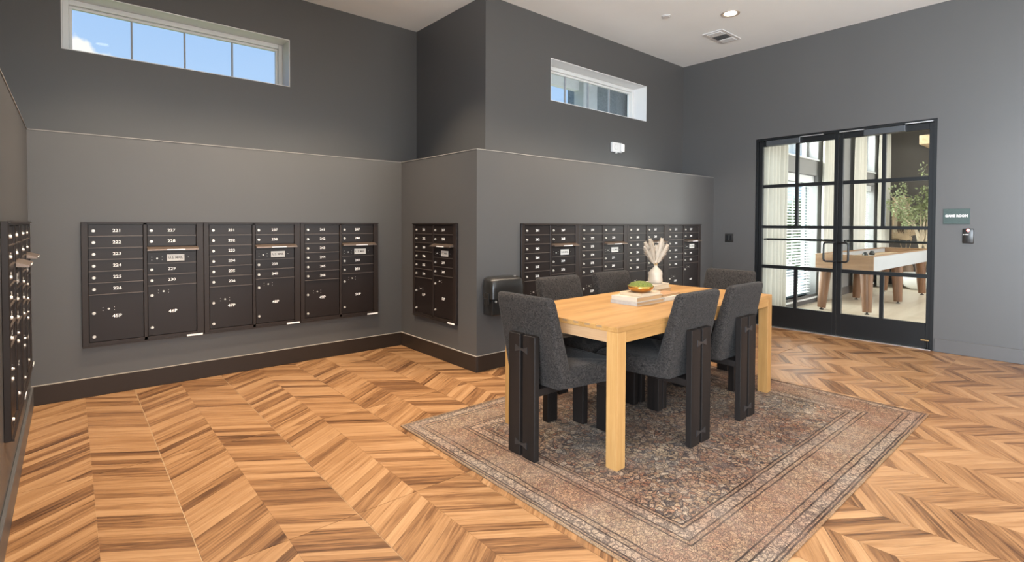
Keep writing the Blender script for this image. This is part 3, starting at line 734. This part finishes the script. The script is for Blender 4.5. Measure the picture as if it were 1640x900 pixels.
book(3.350, 2.245, TZ, 0.275, 0.20, 0.040, 0.12, M_cov_t, M_pages, 'thick tan book beneath the white vase')
book(3.352, 2.248, TZ+0.040, 0.268, 0.19, 0.034, 0.16, M_cov_w, M_pages_w, 'cream book directly beneath the white vase')
def make_bowl():
    z = TZ+0.076
    r = tag(MB().lathe([(0.0, 0.0), (0.040, 0.0), (0.066, 0.010), (0.083, 0.026), (0.089, 0.044), (0.086, 0.044), (0.080, 0.028), (0.062, 0.014), (0.0, 0.010)], 40).build('decorative_bowl', plain('polished_brass_glaze', (0.62, 0.30, 0.07), 0.22, 0.85, var=0.35, vscale=14), None, True), 'shiny amber gold oval bowl on the book stack', 'bowl')
    r.location = (2.955, 2.095, z)
    # moss: lumpy dome of small tufts
    m = MB(); rnd = random.Random(3); n, k2 = 36, 12
    rings = []
    lump = [(rnd.uniform(0, 2*PI), rnd.uniform(0.0, 0.07), rnd.uniform(0.012, 0.022)) for _ in range(60)]
    for i in range(k2+1):
        f = i/k2; rad = 0.084*math.sin(PI/2*(1-f))
        ring = []
        for q in range(n if i < k2 else 1):
            a = 2*PI*q/n; x, y = rad*math.cos(a), rad*math.sin(a)
            h = 0.034*math.sqrt(max(0, 1-(rad/0.086)**2)); hm = 0
            for la, lr, ls in lump:
                d = math.hypot(x-lr*math.cos(la), y-lr*math.sin(la))
                if d < ls: hm = max(hm, 0.008*(1-(d/ls)**2)*(1 if rad < 0.08 else 0.3))
            ring.append(m.bm.verts.new((x, y, h+hm)))
        rings.append(ring)
    for i in range(k2):
        for q in range(n):
            if i < k2-1: m.bm.faces.new((rings[i][q], rings[i][(q+1) % n], rings[i+1][(q+1) % n], rings[i+1][q]))
            else: m.bm.faces.new((rings[i][q], rings[i][(q+1) % n], rings[i+1][0]))
    m.bm.faces.new(list(reversed(rings[0])))
    kk = NT('green_moss'); v = kk.coord('Object'); f = kk.noise(v, 160, 4, 0.7)
    kk.link(kk.ramp(f, [(0.3, (0.03, 0.05, 0.006)), (0.55, (0.13, 0.155, 0.022)), (0.75, (0.26, 0.28, 0.06))]), kk.b.inputs['Base Color']); kk.b.inputs['Roughness'].default_value = 0.95; kk.bump(f, 1.0, 0.008)
    o = m.build('moss_dome', kk.m, None, True); o.location = (2.955, 2.095, z+0.034); tag(o, 'bright green dome of moss filling the gold bowl', 'moss')
make_bowl()
VX, VY, VZ = 3.505, 2.345, TZ+0.074
def make_vase():
    prof = [(0.0, 0.0), (0.042, 0.0), (0.050, 0.004), (0.056, 0.018), (0.056, 0.036), (0.0525, 0.050), (0.0525, 0.062), (0.0535, 0.074), (0.050, 0.090), (0.041, 0.104), (0.030, 0.115), (0.021, 0.124), (0.014, 0.133), (0.012, 0.140), (0.010, 0.140), (0.009, 0.125), (0.0, 0.115)]
    o = MB().lathe(prof, 40, wob=lambda a, z: 1+0.035*math.sin(3*a+z*40)).build('vase', plain('cream_ceramic', (0.42, 0.35, 0.275), 0.45, var=0.08, vscale=18, bump=0.1, bscale=120), None, True)
    o.location = (VX, VY, VZ); tag(o, 'small cream ceramic vase with a pinched neck on books', 'vase')
    g = thing('pampas_grass', 'fluffy cream pampas plumes standing in the white vase', 'dried flowers', (VX, VY, VZ+0.116))
    rnd = random.Random(11); Mp = plain('cream_plume', (0.62, 0.54, 0.44), 0.95, var=0.12, vscale=60); Ms = plain('straw_stem', (0.48, 0.32, 0.16), 0.8)
    rt = Vector((math.sin(TH), -math.cos(TH), 0)); bk = Vector((math.cos(TH), math.sin(TH), 0))
    for sx, sy, h in ((-0.078, 0.01, 0.200), (-0.050, -0.02, 0.225), (-0.085, -0.01, 0.165), (0.050, 0.015, 0.230), (0.085, -0.015, 0.185), (0.012, 0.02, 0.175), (0.062, 0.03, 0.205)):
        tip = rt*sx+bk*sy+Vector((0, 0, h)); mid = rt*sx*0.30+bk*sy*0.3+Vector((0, 0, h*0.42)); P = [Vector((0, 0, 0))*(1-t)**2+mid*2*t*(1-t)+tip*t*t for t in [i/14 for i in range(15)]]
        st = MB().tube(P, [0.0016]*15, 5).build('stem', Ms, g)
        m = MB()
        for i in range(900):
            t = rnd.uniform(0.26, 1.0); k = min(13, int(t*14)); p = P[k].lerp(P[k+1], t*14-k); d = (P[k+1]-P[k]).normalized()
            o1 = d.orthogonal().normalized(); a = rnd.uniform(0, 2*PI); o2 = d.cross(o1); side = o1*math.cos(a)+o2*math.sin(a)
            ln = (0.020+0.030*math.sin(PI*min(1, (t-0.2)/0.8)))*rnd.uniform(0.5, 1.1); e = p+(d*0.85+side*0.75+Vector((0, 0, -0.10))).normalized()*ln
            w = d.cross(side).normalized()*0.0022
            m._add([p-w, p+w, p.lerp(e, 0.55)+w*1.1+d*0.002, e, p.lerp(e, 0.55)-w*1.1+d*0.002], [(0, 1, 2, 3, 4)])
        m.build('plume', Mp, st)
make_vase()

# ------------------------------------------------------------------ wall and ceiling fittings
def make_dispenser():
    d = thing('wall_dispenser', 'black plastic dispenser with rounded lid on the wall behind chairs', 'dispenser', (2.925, YC, 0))
    rows = []
    for z, ins in ((0.640, 0.02), (0.650, 0.0), (0.74, 0.0), (0.80, 0.006), (0.822, 0.020), (0.832, 0.05)):
        rows.append([(x, y, z) for x, y in rrect(-0.185+ins, 0.185-ins, -0.165+ins, 0.0, 0.04)])
    rounded_grid('lid', rows, M_blackplastic, d)
    MB().box(-0.165, 0.165, -0.135, 0.0, 0.50, 0.64, bev=0.01).build('body', M_blackplastic, d)
    MB().box(-0.198, -0.180, -0.12, -0.06, 0.60, 0.70, bev=0.006).box(-0.205, -0.195, -0.105, -0.075, 0.585, 0.655, bev=0.004).build('latch', M_blackplastic, d)
    MB().cyl((-0.13, -0.136, 0.625), (-0.13, -0.144, 0.625), 0.010, n=12).build('lock', M_nickel, d)
    MB().cyl((0.10, -0.12, 0.832), (0.10, -0.12, 0.838), 0.010, n=12).build('key_hole', M_nickel, d)
make_dispenser()
def wall_item(name, label, cat, y, z): return thing(name, label, cat, (XD, y, z), -PI/2)     # local x = viewer's right, -y = out of the wall
def make_fittings():
    s = wall_item('room_sign', 'dark green plaque reading GAME ROOM beside the doors', 'sign', 1.0245, 1.392)
    kk = NT('teal_sign_panel'); v = kk.coord('Object'); br = kk.n('TexBrick'); kk.link(kk.scale(v, (1, 1, 1), rot=(PI/2, 0, 0)), br.inputs['Vector']); br.inputs['Scale'].default_value = 22; br.inputs['Mortar Size'].default_value = 0.015
    br.inputs['Color1'].default_value = (0.020, 0.040, 0.035, 1); br.inputs['Color2'].default_value = (0.026, 0.050, 0.044, 1); br.inputs['Mortar'].default_value = (0.040, 0.070, 0.060, 1)
    kk.link(br.outputs[0], kk.b.inputs['Base Color']); kk.b.inputs['Roughness'].default_value = 0.4
    MB().box(-0.1035, 0.1035, -0.010, 0, -0.077, 0.077, bev=0.0015).build('panel', kk.m, s)
    link('lettering', text_mesh('GAME ROOM', 0.034, M_print, 0.86*1.0, 0.0012), s, (0, -0.0106, 0.004))
    r = wall_item('card_reader', 'black card reader with red glowing light on the wall', 'card reader', 0.931, 1.197)
    smooth_angle(MB().box(-0.0435, 0.0435, -0.022, 0, -0.073, 0.073, bev=0.008, seg=3).build('housing', M_blackplastic, r), 40)
    m = MB().lathe([(0.0, 0.004), (0.010, 0.003), (0.013, 0.0)], 16); o = m.build('indicator', plain('red_led', (0.8, 0.1, 0.1), 0.4, emit=((1.0, 0.25, 0.22), 5.0)), r); o.rotation_euler = (PI/2, 0, 0); o.location = (0, -0.022, 0.056)
    MB().box(-0.038, -0.028, -0.0226, -0.022, 0.010, 0.017).box(-0.020, 0.004, -0.0226, -0.022, 0.010, 0.018).build('mark', M_plate, r)
    t = wall_item('wall_outlet', 'black electrical outlet plate on the wall by the doors', 'outlet', 3.379, 1.122)
    smooth_angle(MB().box(-0.058, 0.058, -0.006, 0, -0.058, 0.058, bev=0.003).build('plate', M_blackplastic, t), 40)
    for x in (-0.023, 0.023):
        so = MB().box(x-0.016, x+0.016, -0.009, -0.006, -0.033, 0.033, bev=0.002, seg=1).build('socket', M_blacksteel, t)
        MB().box(x-0.006, x-0.004, -0.0094, -0.0089, 0.005, 0.020).box(x+0.004, x+0.006, -0.0094, -0.0089, 0.005, 0.020).box(x-0.006, x-0.004, -0.0094, -0.0089, -0.022, -0.008).box(x+0.004, x+0.006, -0.0094, -0.0089, -0.022, -0.008).build('slot', M_ink, so)
    a = thing('fire_alarm', 'white fire alarm strobe on the dark upper wall', 'alarm', (5.222, YC2, 2.262))
    smooth_angle(MB().box(-0.105, 0.10, -0.035, 0, -0.060, 0.062, bev=0.008).build('housing', M_white, a), 40)
    MB().cyl((-0.035, -0.035, 0.003), (-0.035, -0.039, 0.003), 0.036, n=24).build('horn_grille', plain('pale_grey_grille', (0.55, 0.55, 0.54), 0.6), a)
    MB().cyl((-0.035, -0.039, 0.003), (-0.035, -0.041, 0.003), 0.028, n=24).build('horn_cone', M_white, a)
    smooth_angle(MB().box(0.050, 0.112, -0.062, -0.034, -0.052, 0.050, bev=0.012, seg=3).build('strobe_lens', plain('clear_lens', (0.75, 0.75, 0.74), 0.15), a), 40)
    MB().box(-0.02, 0.0, -0.03, -0.005, -0.072, -0.060).build('clip', M_white, a)
    # ceiling supply grille
    v = thing('ceiling_vent', 'white ceiling air grille with a dark slotted middle', 'vent', (6.01, 3.125, ZC), 0)
    MB().box(-0.235, 0.235, -0.125, 0.125, -0.008, 0, bev=0.003).build('frame', M_white, v)
    MB().box(-0.065, 0.075, -0.085, 0.085, -0.0095, -0.008).build('opening', M_ink, v)
    for side in (-0.20, 0.085):
        for i in range(5): MB().box(side+0.002+i*0.024, side+0.020+i*0.024, -0.085, 0.085, -0.014, -0.008, Matrix.Identity(4)).build('louver', M_white, v)
    for i in range(5): MB().box(-0.058+i*0.027, -0.050+i*0.027, -0.085, 0.085, -0.013, -0.0095).build('slat', plain('grey_slat', (0.12, 0.12, 0.12), 0.5), v)
    q = thing('sprinkler_cap', 'small white round sprinkler cover on the ceiling', 'sprinkler', (4.973, 3.225, ZC))
    MB().lathe([(0.0, -0.012), (0.040, -0.012), (0.042, -0.008), (0.030, 0.0)], 24).build('cover_plate', M_white, q, False)
    MB().lathe([(0.036, -0.004), (0.052, -0.003), (0.052, 0.0)], 24).build('ring', M_white, q)
make_fittings()

def downlight(x, y, z, label, power):
    d = thing('recessed_downlight', label, 'downlight', (x, y, z), 0, 'recessed ceiling downlights')
    MB().lathe([(0.066, -0.001), (0.088, -0.008), (0.095, -0.006), (0.098, 0.0)], 32).build('trim_ring', plain('bronze_trim_ring', (0.42, 0.36, 0.30), 0.45), d)
    MB().lathe([(0.0, -0.004), (0.060, -0.003), (0.070, 0.0)], 32).build('lens', plain('lit_lens', (0.9, 0.88, 0.84), 0.5, emit=((1.0, 0.90, 0.78), 6.0)), d)
    ld = bpy.data.lights.new('downlight_lamp', 'SPOT'); ld.energy = power; ld.color = DOWNLIGHT_COL; ld.spot_size = math.radians(98); ld.spot_blend = 0.6; ld.shadow_soft_size = 0.06
    o = bpy.data.objects.new('downlight_lamp', ld); COL.objects.link(o); o.parent = d; o.location = (0, 0, -0.03)
    return d
downlight(5.43, 2.73, ZC, 'lit round downlight in the white ceiling near the air grille', DOWNLIGHT_W)
for x, y in ((0.35, 4.22), (1.25, 4.22), (2.1, 4.22), (3.25, 2.92), (4.15, 2.88), (0.35, 2.9)):      # washers over the mailbox walls
    downlight(x, y, ZC, 'lit round downlight set in the white ceiling', DOWNLIGHT_W*2.0)
for x, y in ((3.2, 0.6), (5.43, 0.6), (0.6, 2.3), (0.9, -1.2), (3.2, -1.6), (5.43, -1.6)):
    downlight(x, y, ZC, 'lit round downlight set in the white ceiling', DOWNLIGHT_W)

# ------------------------------------------------------------------ game room behind the doors
GX0, GX1, GY0, GY1 = XD+0.16, 13.8, -1.6, 3.27
M_gfloor = wood('pale_washed_oak_floor', [(0.46, 0.38, 0.28), (0.56, 0.47, 0.36), (0.63, 0.54, 0.43)], 'x', 0.5, 0.30)
M_gwall = paint_wall('grey_game_room_paint', (0.23, 0.22, 0.215)); M_gdark = paint_wall('dark_taupe_paint', (0.10, 0.086, 0.076))
struct('floor_game_room', MB().box(XD+0.08, GX1+0.2, GY0-0.2, GY1+0.2, -0.10, 0.0), M_gfloor, 'pale oak floor of the game room')
struct('ceiling_game_room', MB().box(GX0, GX1+0.2, GY0-0.2, GY1+0.2, ZC, ZC+0.12), M_ceil)
GW = [(7.95, 9.62), (11.75, 12.80)]
def game_wall():
    m = MB()
    for a, b in ((GX0, GW[0][0]), (GW[0][1], GW[1][0]), (GW[1][1], GX1+0.2)): m.box(a, b, GY1, GY1+0.24, 0, ZC)
    for a, b in GW: m.box(a, b, GY1, GY1+0.24, 0, 0.10).box(a, b, GY1, GY1+0.24, 2.13, 2.40).box(a, b, GY1, GY1+0.24, 3.35, ZC)
    struct('wall_game_room_window', m, M_gwall, 'grey game room wall with tall windows')
game_wall()
struct('wall_game_room_far', MB().box(GX1, GX1+0.2, GY0, GY1, 0, ZC), M_gdark, 'dark taupe far wall of the game room')
struct('wall_game_room_side', wall_with_hole('x', GY0-0.2, 0.2, GX0, GX1+0.2, 0, ZC, (8.0, 13.0, 0.4, 3.0)), M_gwall)
struct('baseboard_game_room', MB().box(GX0, GX1-0.015, GY1-0.015, GY1, 0, 0.14).box(GX1-0.015, GX1, GY0, GY1, 0, 0.14), M_base_wall)
M_blind = plain('white_blind_slat', (0.62, 0.64, 0.62), 0.5, var=0.03); M_wf = plain('slate_window_frame', (0.16, 0.20, 0.22), 0.45)
for n_, (a, b) in enumerate(GW):
    for k_, (z0, z1) in enumerate(((0.10, 2.13), (2.40, 3.35))):
        w = thing('window_%d' % (5+2*n_+k_), None, None); tag(w, ('tall game room window with white blinds', 'high transom window above the blinds')[k_], None, None, 'structure')
        m = MB(); y = GY1+0.17; q = 0.06
        m.box(a, a+q, y, y+0.06, z0, z1).box(b-q, b, y, y+0.06, z0, z1).box(a+q, b-q, y, y+0.06, z0, z0+q).box(a+q, b-q, y, y+0.06, z1-q, z1).box((a+b)/2-0.03, (a+b)/2+0.03, y, y+0.06, z0+q, z1-q)
        m.build('window_frame', M_wf if k_ == 0 else M_vinyl, w)
        for p0, p1 in ((a+q, (a+b)/2-0.03), ((a+b)/2+0.03, b-q)): MB().box(p0, p1, y+0.025, y+0.031, z0+q, z1-q).build('pane', M_glass, w)
        MB().box(a, b, GY1-0.03, GY1+0.17, z0-0.025, z0).build('sill', M_white, w)
        if k_ == 0:
            bl = thing('window_blind', ('white slatted blind on the wide window by the doors', 'white slatted blind on the window by the potted tree')[n_], 'blind', (0, 0, 0), 0, 'blinds in the game room')
            MB().box(a+0.02, b-0.02, GY1+0.05, GY1+0.15, 2.00, 2.125, bev=0.004).build('valance', M_white, bl)
            s = MB(); z = 0.16
            while z < 1.99:
                s.hexa([(a+0.03, GY1+0.085, z), (b-0.03, GY1+0.085, z), (b-0.03, GY1+0.132, z+0.012), (a+0.03, GY1+0.132, z+0.012), (a+0.03, GY1+0.085, z+0.003), (b-0.03, GY1+0.085, z+0.003), (b-0.03, GY1+0.132, z+0.015), (a+0.03, GY1+0.132, z+0.015)]); z += 0.048
            tag(s.build('slats', M_blind, bl), None, None, None, 'stuff')
            for xx in (a+0.2, (a+b)/2, b-0.2): MB().box(xx-0.012, xx+0.012, GY1+0.080, GY1+0.083, 0.16, 2.0).build('ladder_tape', M_blind, bl)
def curtain(x0, x1, label, seed):
    rnd = random.Random(seed); m = MB(); n = 72; y = GY1-0.11; rows = []
    ph = rnd.uniform(0, 6)
    for z in (0.02, 0.6, 1.6, 2.6, 3.40):
        row = []
        for i in range(n+1):
            t = i/n; amp = 0.032*(1 if z < 3 else 0.7)
            row.append(m.bm.verts.new((x0+(x1-x0)*t+0.01*math.sin(z*2+t*20), y+amp*math.sin(t*(x1-x0)/0.13*2*PI+ph)+0.008*math.sin(t*9+z), z)))
        rows.append(row)
    for a, b in zip(rows, rows[1:]):
        for i in range(n): m.bm.faces.new((a[i], a[i+1], b[i+1], b[i]))
    o = m.build('curtain', M_curtain, None, True); md = o.modifiers.new('thickness', 'SOLIDIFY'); md.thickness = 0.004
    return tag(o, label, 'curtain', 'linen curtains in the game room')
curtain(7.30, 8.02, 'long cream curtain hanging beside the doorway end of the wide window', 1)
curtain(9.58, 10.10, 'long cream curtain between wide window and alarm box', 2)
curtain(11.25, 11.80, 'long cream curtain on the doorway end of the second window', 3)
curtain(12.78, 13.45, 'long cream curtain hanging behind the potted olive tree', 4)
rod = tag(MB().cyl((7.1, GY1-0.11, 3.43), (13.5, GY1-0.11, 3.43), 0.014, n=10).build('curtain_rod', M_blacksteel), 'thin black curtain rod across the game room windows', 'rod')
bx = thing('wall_alarm_box', 'small white alarm box on the grey wall between curtains', 'alarm', (10.42, GY1, 2.12)); MB().box(-0.06, 0.06, -0.04, 0, -0.07, 0.07, bev=0.006).build('housing', M_white, bx); MB().cyl((0, -0.04, 0), (0, -0.046, 0), 0.03, n=16).build('lens', plain('clear_lens', (0.75, 0.75, 0.74), 0.15), bx)
def make_game_table():
    t = thing('shuffleboard_table', 'long wooden game table with pale side panels and splayed legs', 'game table', (0, 0, 0))
    x0, x1, y0, y1, z0, z1 = 8.72, 12.35, 2.22, 2.98, 0.635, 0.845
    Mside = plain('pale_grey_panel', (0.40, 0.40, 0.41), 0.5, var=0.05)
    for y in (y0, y1-0.03): MB().box(x0+0.03, x1-0.03, y, y+0.03, z0, z1, bev=0.003).build('side_panel', Mside, t)
    for x in (x0, x1-0.03): MB().box(x, x+0.03, y0, y1, z0, z1, bev=0.004).build('end_panel', M_walnut_x, t)
    MB().box(x0+0.03, x1-0.03, y0+0.03, y1-0.03, z0+0.02, z1-0.07).build('playing_surface', M_paleoak, t)
    m = MB(); r = 0.045
    m.box(x0-0.005, x1+0.005, y0-0.005, y0+r, z1, z1+0.018, bev=0.004).box(x0-0.005, x1+0.005, y1-r, y1+0.005, z1, z1+0.018, bev=0.004).box(x0-0.005, x0+r, y0+r, y1-r, z1, z1+0.018, bev=0.004).box(x1-r, x1+0.005, y0+r, y1-r, z1, z1+0.018, bev=0.004)
    m.build('top_rail', M_walnut_x, t)
    for fx, tx in ((8.80, 8.86), (10.46, 10.50), (12.13, 12.08)):
        for fy, ty in ((2.31, 2.34), (2.91, 2.88)):
            p, q = Vector((fx, fy, 0.03)), Vector((tx, ty, z0+0.021))
            l = smooth_angle(MB().cyl(p, q, 0.058, 0.085, 20).build('leg', M_walnut, t), 40)
            MB().cyl((fx, fy, 0.0), (fx, fy, 0.012), 0.03, n=14).cyl((fx, fy, 0.012), (fx, fy, 0.032), 0.014, n=10).build('foot', M_blackplastic, l)
    for x, y, s in ((9.75, 2.60, 'resting nearer the doorway'), (10.35, 2.66, 'resting nearer the potted tree')):
        p = thing('game_puck', 'black weighted puck on the long game table, '+s, 'puck', (x, y, z1-0.07), 0, 'pucks on the game table')
        MB().lathe([(0.0, 0.0), (0.045, 0.0), (0.050, 0.006), (0.045, 0.018), (0.0, 0.018)], 24).build('base', M_alu, p); MB().lathe([(0.038, 0.018), (0.042, 0.045), (0.025, 0.09), (0.0, 0.095)], 24).build('cap', M_blackplastic, p)
make_game_table()
def leaf_cloud(m, rnd, n, centre, rad, size, elong=3.2):
    for i in range(n):
        while True:
            p = Vector((rnd.uniform(-1, 1), rnd.uniform(-1, 1), rnd.uniform(-1, 1)))
            if p.length < 1: break
        p = Vector((centre[0]+p.x*rad[0], centre[1]+p.y*rad[1], centre[2]+p.z*rad[2]))
        d = Vector((rnd.gauss(0, 1), rnd.gauss(0, 1), rnd.gauss(0.3, 0.8))).normalized(); s = d.orthogonal().normalized(); a = rnd.uniform(0, 2*PI); s = (s*math.cos(a)+d.cross(s)*math.sin(a))*size/elong; l = d*size*rnd.uniform(0.7, 1.2)
        m._add([p, p+l*0.5+s, p+l, p+l*0.5-s], [(0, 1, 2, 3)])
def leaf_mat(name, a, b):
    k = NT(name); v = k.pos(); f = k.noise(v, 25, 3, 0.6); k.link(k.mix(f, c4(a), c4(b)), k.b.inputs['Base Color']); k.b.inputs['Roughness'].default_value = 0.6
    return k.m
M_olive = leaf_mat('olive_leaf', (0.10, 0.13, 0.045), (0.36, 0.38, 0.20)); M_bark = plain('pale_bark', (0.42, 0.34, 0.24), 0.9, var=0.3, vscale=20, bump=0.5, bscale=60)
def make_olive():
    x, y = 13.10, 2.50
    p = MB().lathe([(0.0, 0.0), (0.20, 0.0), (0.29, 0.06), (0.345, 0.17), (0.35, 0.27), (0.33, 0.33), (0.30, 0.33), (0.31, 0.26), (0.0, 0.24)], 36).build('planter_bowl', plain('white_planter', (0.72, 0.70, 0.66), 0.6, var=0.05), None, True); p.location = (x, y, 0); tag(p, 'large round white planter bowl on the pale floor', 'planter')
    t = thing('olive_tree', 'olive tree with forked pale trunk growing in the white planter', 'tree', (x, y, 0.24)); rnd = random.Random(5)
    rt = Vector((math.sin(TH), -math.cos(TH), 0)); bk = Vector((math.cos(TH), math.sin(TH), 0))
    ends = [(-0.55, 0.0, 1.35), (-0.35, 0.1, 1.75), (0.10, -0.1, 2.15), (0.40, 0.05, 1.75), (0.25, 0.1, 1.35), (-0.05, 0.0, 1.50), (-0.62, 0.05, 1.65), (0.15, 0.0, 1.80)]
    tr = MB(); lv = MB()
    for k, (a, b, h) in enumerate(ends):
        e = rt*a+bk*b+Vector((0, 0, h)); f = rt*(0.05*(-1)**k)+Vector((0, 0, 0.62)); mid = f*0.6+e*0.4+Vector((0, 0, 0.12))
        P = [Vector((0, 0, 0)), f*0.5+rt*0.02*(-1)**k, f, mid, e*0.7+mid*0.3, e]; tr.tube(P, [0.045, 0.032, 0.026, 0.016, 0.010, 0.004], 8)
        for q in range(26):
            c = mid.lerp(e, rnd.uniform(0.1, 1.12))+Vector((rnd.gauss(0, 0.09), rnd.gauss(0, 0.09), rnd.gauss(0, 0.09))); leaf_cloud(lv, rnd, 9, c, (0.07, 0.07, 0.08), 0.062, 3.6)
    smooth_angle(tr.build('trunk', M_bark, t), 60); tag(lv.build('foliage', M_olive, t), None, None, None, 'stuff')
make_olive()
def make_picture():
    p = thing('framed_artwork', 'tall framed abstract art with pale wood frame on dark wall', 'picture', (GX1, 3.02, 1.45), -PI/2)
    w, h = 0.155, 0.46
    MB().box(-w, -w+0.028, -0.03, 0, -h, h).box(w-0.028, w, -0.03, 0, -h, h).box(-w+0.028, w-0.028, -0.03, 0, h-0.028, h).box(-w+0.028, w-0.028, -0.03, 0, -h, -h+0.028).build('frame', M_paleoak, p)
    MB().box(-w+0.028, w-0.028, -0.014, 0, -h+0.028, h-0.028).build('mat_board', plain('cream_mat', (0.66, 0.54, 0.38), 0.8), p)
    MB().box(-0.06, 0.06, -0.016, -0.014, -0.33, 0.33).build('print', plain('dark_brown_print', (0.16, 0.11, 0.07), 0.8, var=0.5, vscale=9), p)
make_picture()
def make_palm():
    g = thing('dried_palm', 'dried tan palm fans in a floor vase behind the game table', 'dried plant', (13.62, 2.88, 0))
    MB().lathe([(0.0, 0.0), (0.10, 0.0), (0.14, 0.18), (0.13, 0.40), (0.06, 0.62), (0.05, 0.72), (0.04, 0.72), (0.0, 0.60)], 24).build('vase', plain('brown_vase', (0.22, 0.14, 0.09), 0.6), g, True)
    Mt = plain('dried_tan_leaf', (0.46, 0.33, 0.20), 0.9); rt = Vector((math.sin(TH), -math.cos(TH), 0))
    for a, z, r in ((-0.16, 1.02, 0.20), (0.12, 1.08, 0.22), (0.0, 0.98, 0.18)):
        b = rt*a+Vector((0, 0, z)); st = MB().tube([(0, 0, 0.62), rt*a*0.6+Vector((0, 0, 0.80)), b], 0.006, 6).build('stalk', Mt, g); m = MB()
        for k in range(11):
            t = (k/10-0.5)*2.6; d = rt*math.sin(t)+Vector((0, 0, math.cos(t))); s = rt*math.cos(t)*0.012-Vector((0, 0, math.sin(t)*0.012)); f = Vector((-0.004, 0, 0))
            tip = b+d*r*(1-0.12*abs(t)); md = b+d*r*0.6
            m._add([b, md-s, tip, md+s, b+f, md-s+f, tip+f, md+s+f], [(0, 1, 2, 3), (7, 6, 5, 4), (0, 4, 5, 1), (1, 5, 6, 2), (2, 6, 7, 3), (3, 7, 4, 0)])
        m.build('fan_leaf', Mt, st)
make_palm()
bm_ = tag(MB().box(12.9, GX1, -1.0, 2.55, 2.92, 3.10, bev=0.006).build('ceiling_beam', M_paleoak), 'pale wooden box beam high on the far wall', 'beam')

# ------------------------------------------------------------------ outside
M_lawn = leaf_mat('lawn', (0.16, 0.22, 0.08), (0.30, 0.36, 0.14)); struct('bounce_path_outside', MB().box(4.0, 30, 3.6, 12, -0.12, -0.09), plain('pale_concrete', (0.62, 0.61, 0.58), 0.9), 'pale concrete walk added outside to bounce light upward'); struct('ground', MB().box(-30, 40, -30, 40, -0.35, -0.12), M_lawn, 'grass outside the building')  # the pale walk is added to bounce sun onto the overhang
M_bush = leaf_mat('bush_leaf', (0.05, 0.10, 0.02), (0.26, 0.36, 0.10))
for k, (x, y, r, h, w_) in enumerate(((10.2, 5.4, 0.8, 1.6, 'outside the wide window, beside its nearer half'), (12.3, 5.8, 0.8, 1.9, 'outside the wide window, beside its further half'), (16.2, 5.6, 0.9, 1.9, 'outside the window by the potted tree'), (18.4, 6.6, 0.9, 2.2, 'outside beyond the window by the potted tree'))):
    t = thing('garden_shrub', 'green leafy shrub '+w_, 'shrub', (x, y, -0.12), 0, 'shrubs outside the game room'); rnd = random.Random(20+k); m = MB(); st = MB()
    for q in range(7):
        e = (rnd.uniform(-r, r)*0.7, rnd.uniform(-r, r)*0.7, h*rnd.uniform(0.5, 1.0)); st.tube([(0, 0, 0), (e[0]*0.4, e[1]*0.4, e[2]*0.5), e], [0.03, 0.02, 0.008], 6)
    leaf_cloud(m, rnd, 1400, (0, 0, h*0.55), (r, r, h*0.55), 0.16, 2.2)
    st.build('stem', M_bark, t); tag(m.build('foliage', M_bush, t), None, None, None, 'stuff')
M_soffit = plain('grey_stucco', (0.24, 0.26, 0.28), 0.9, var=0.45, vscale=26, bump=0.4, bscale=80)
p = thing('neighbour_building', 'grey stucco building with white column seen through the short clerestory window', 'building', (0, 0, 0))
MB().box(9.75, 13.5, 8.6, 9.2, -0.12, 6.5).build('wall', M_soffit, p)
MB().box(7.0, 13.5, 7.3, 8.6, 4.80, 5.0).build('soffit', M_soffit, p)
MB().box(7.0, 9.35, 8.45, 8.6, 4.52, 4.80).build('fascia', plain('pale_fascia', (0.70, 0.69, 0.67), 0.7), p)
MB().box(9.35, 9.85, 8.3, 8.6, -0.12, 4.80).build('pier', plain('pale_pier', (0.55, 0.55, 0.55), 0.8), p)
MB().box(11.30, 11.75, 8.0, 8.45, -0.12, 4.72, bev=0.01).build('column', M_white, p)
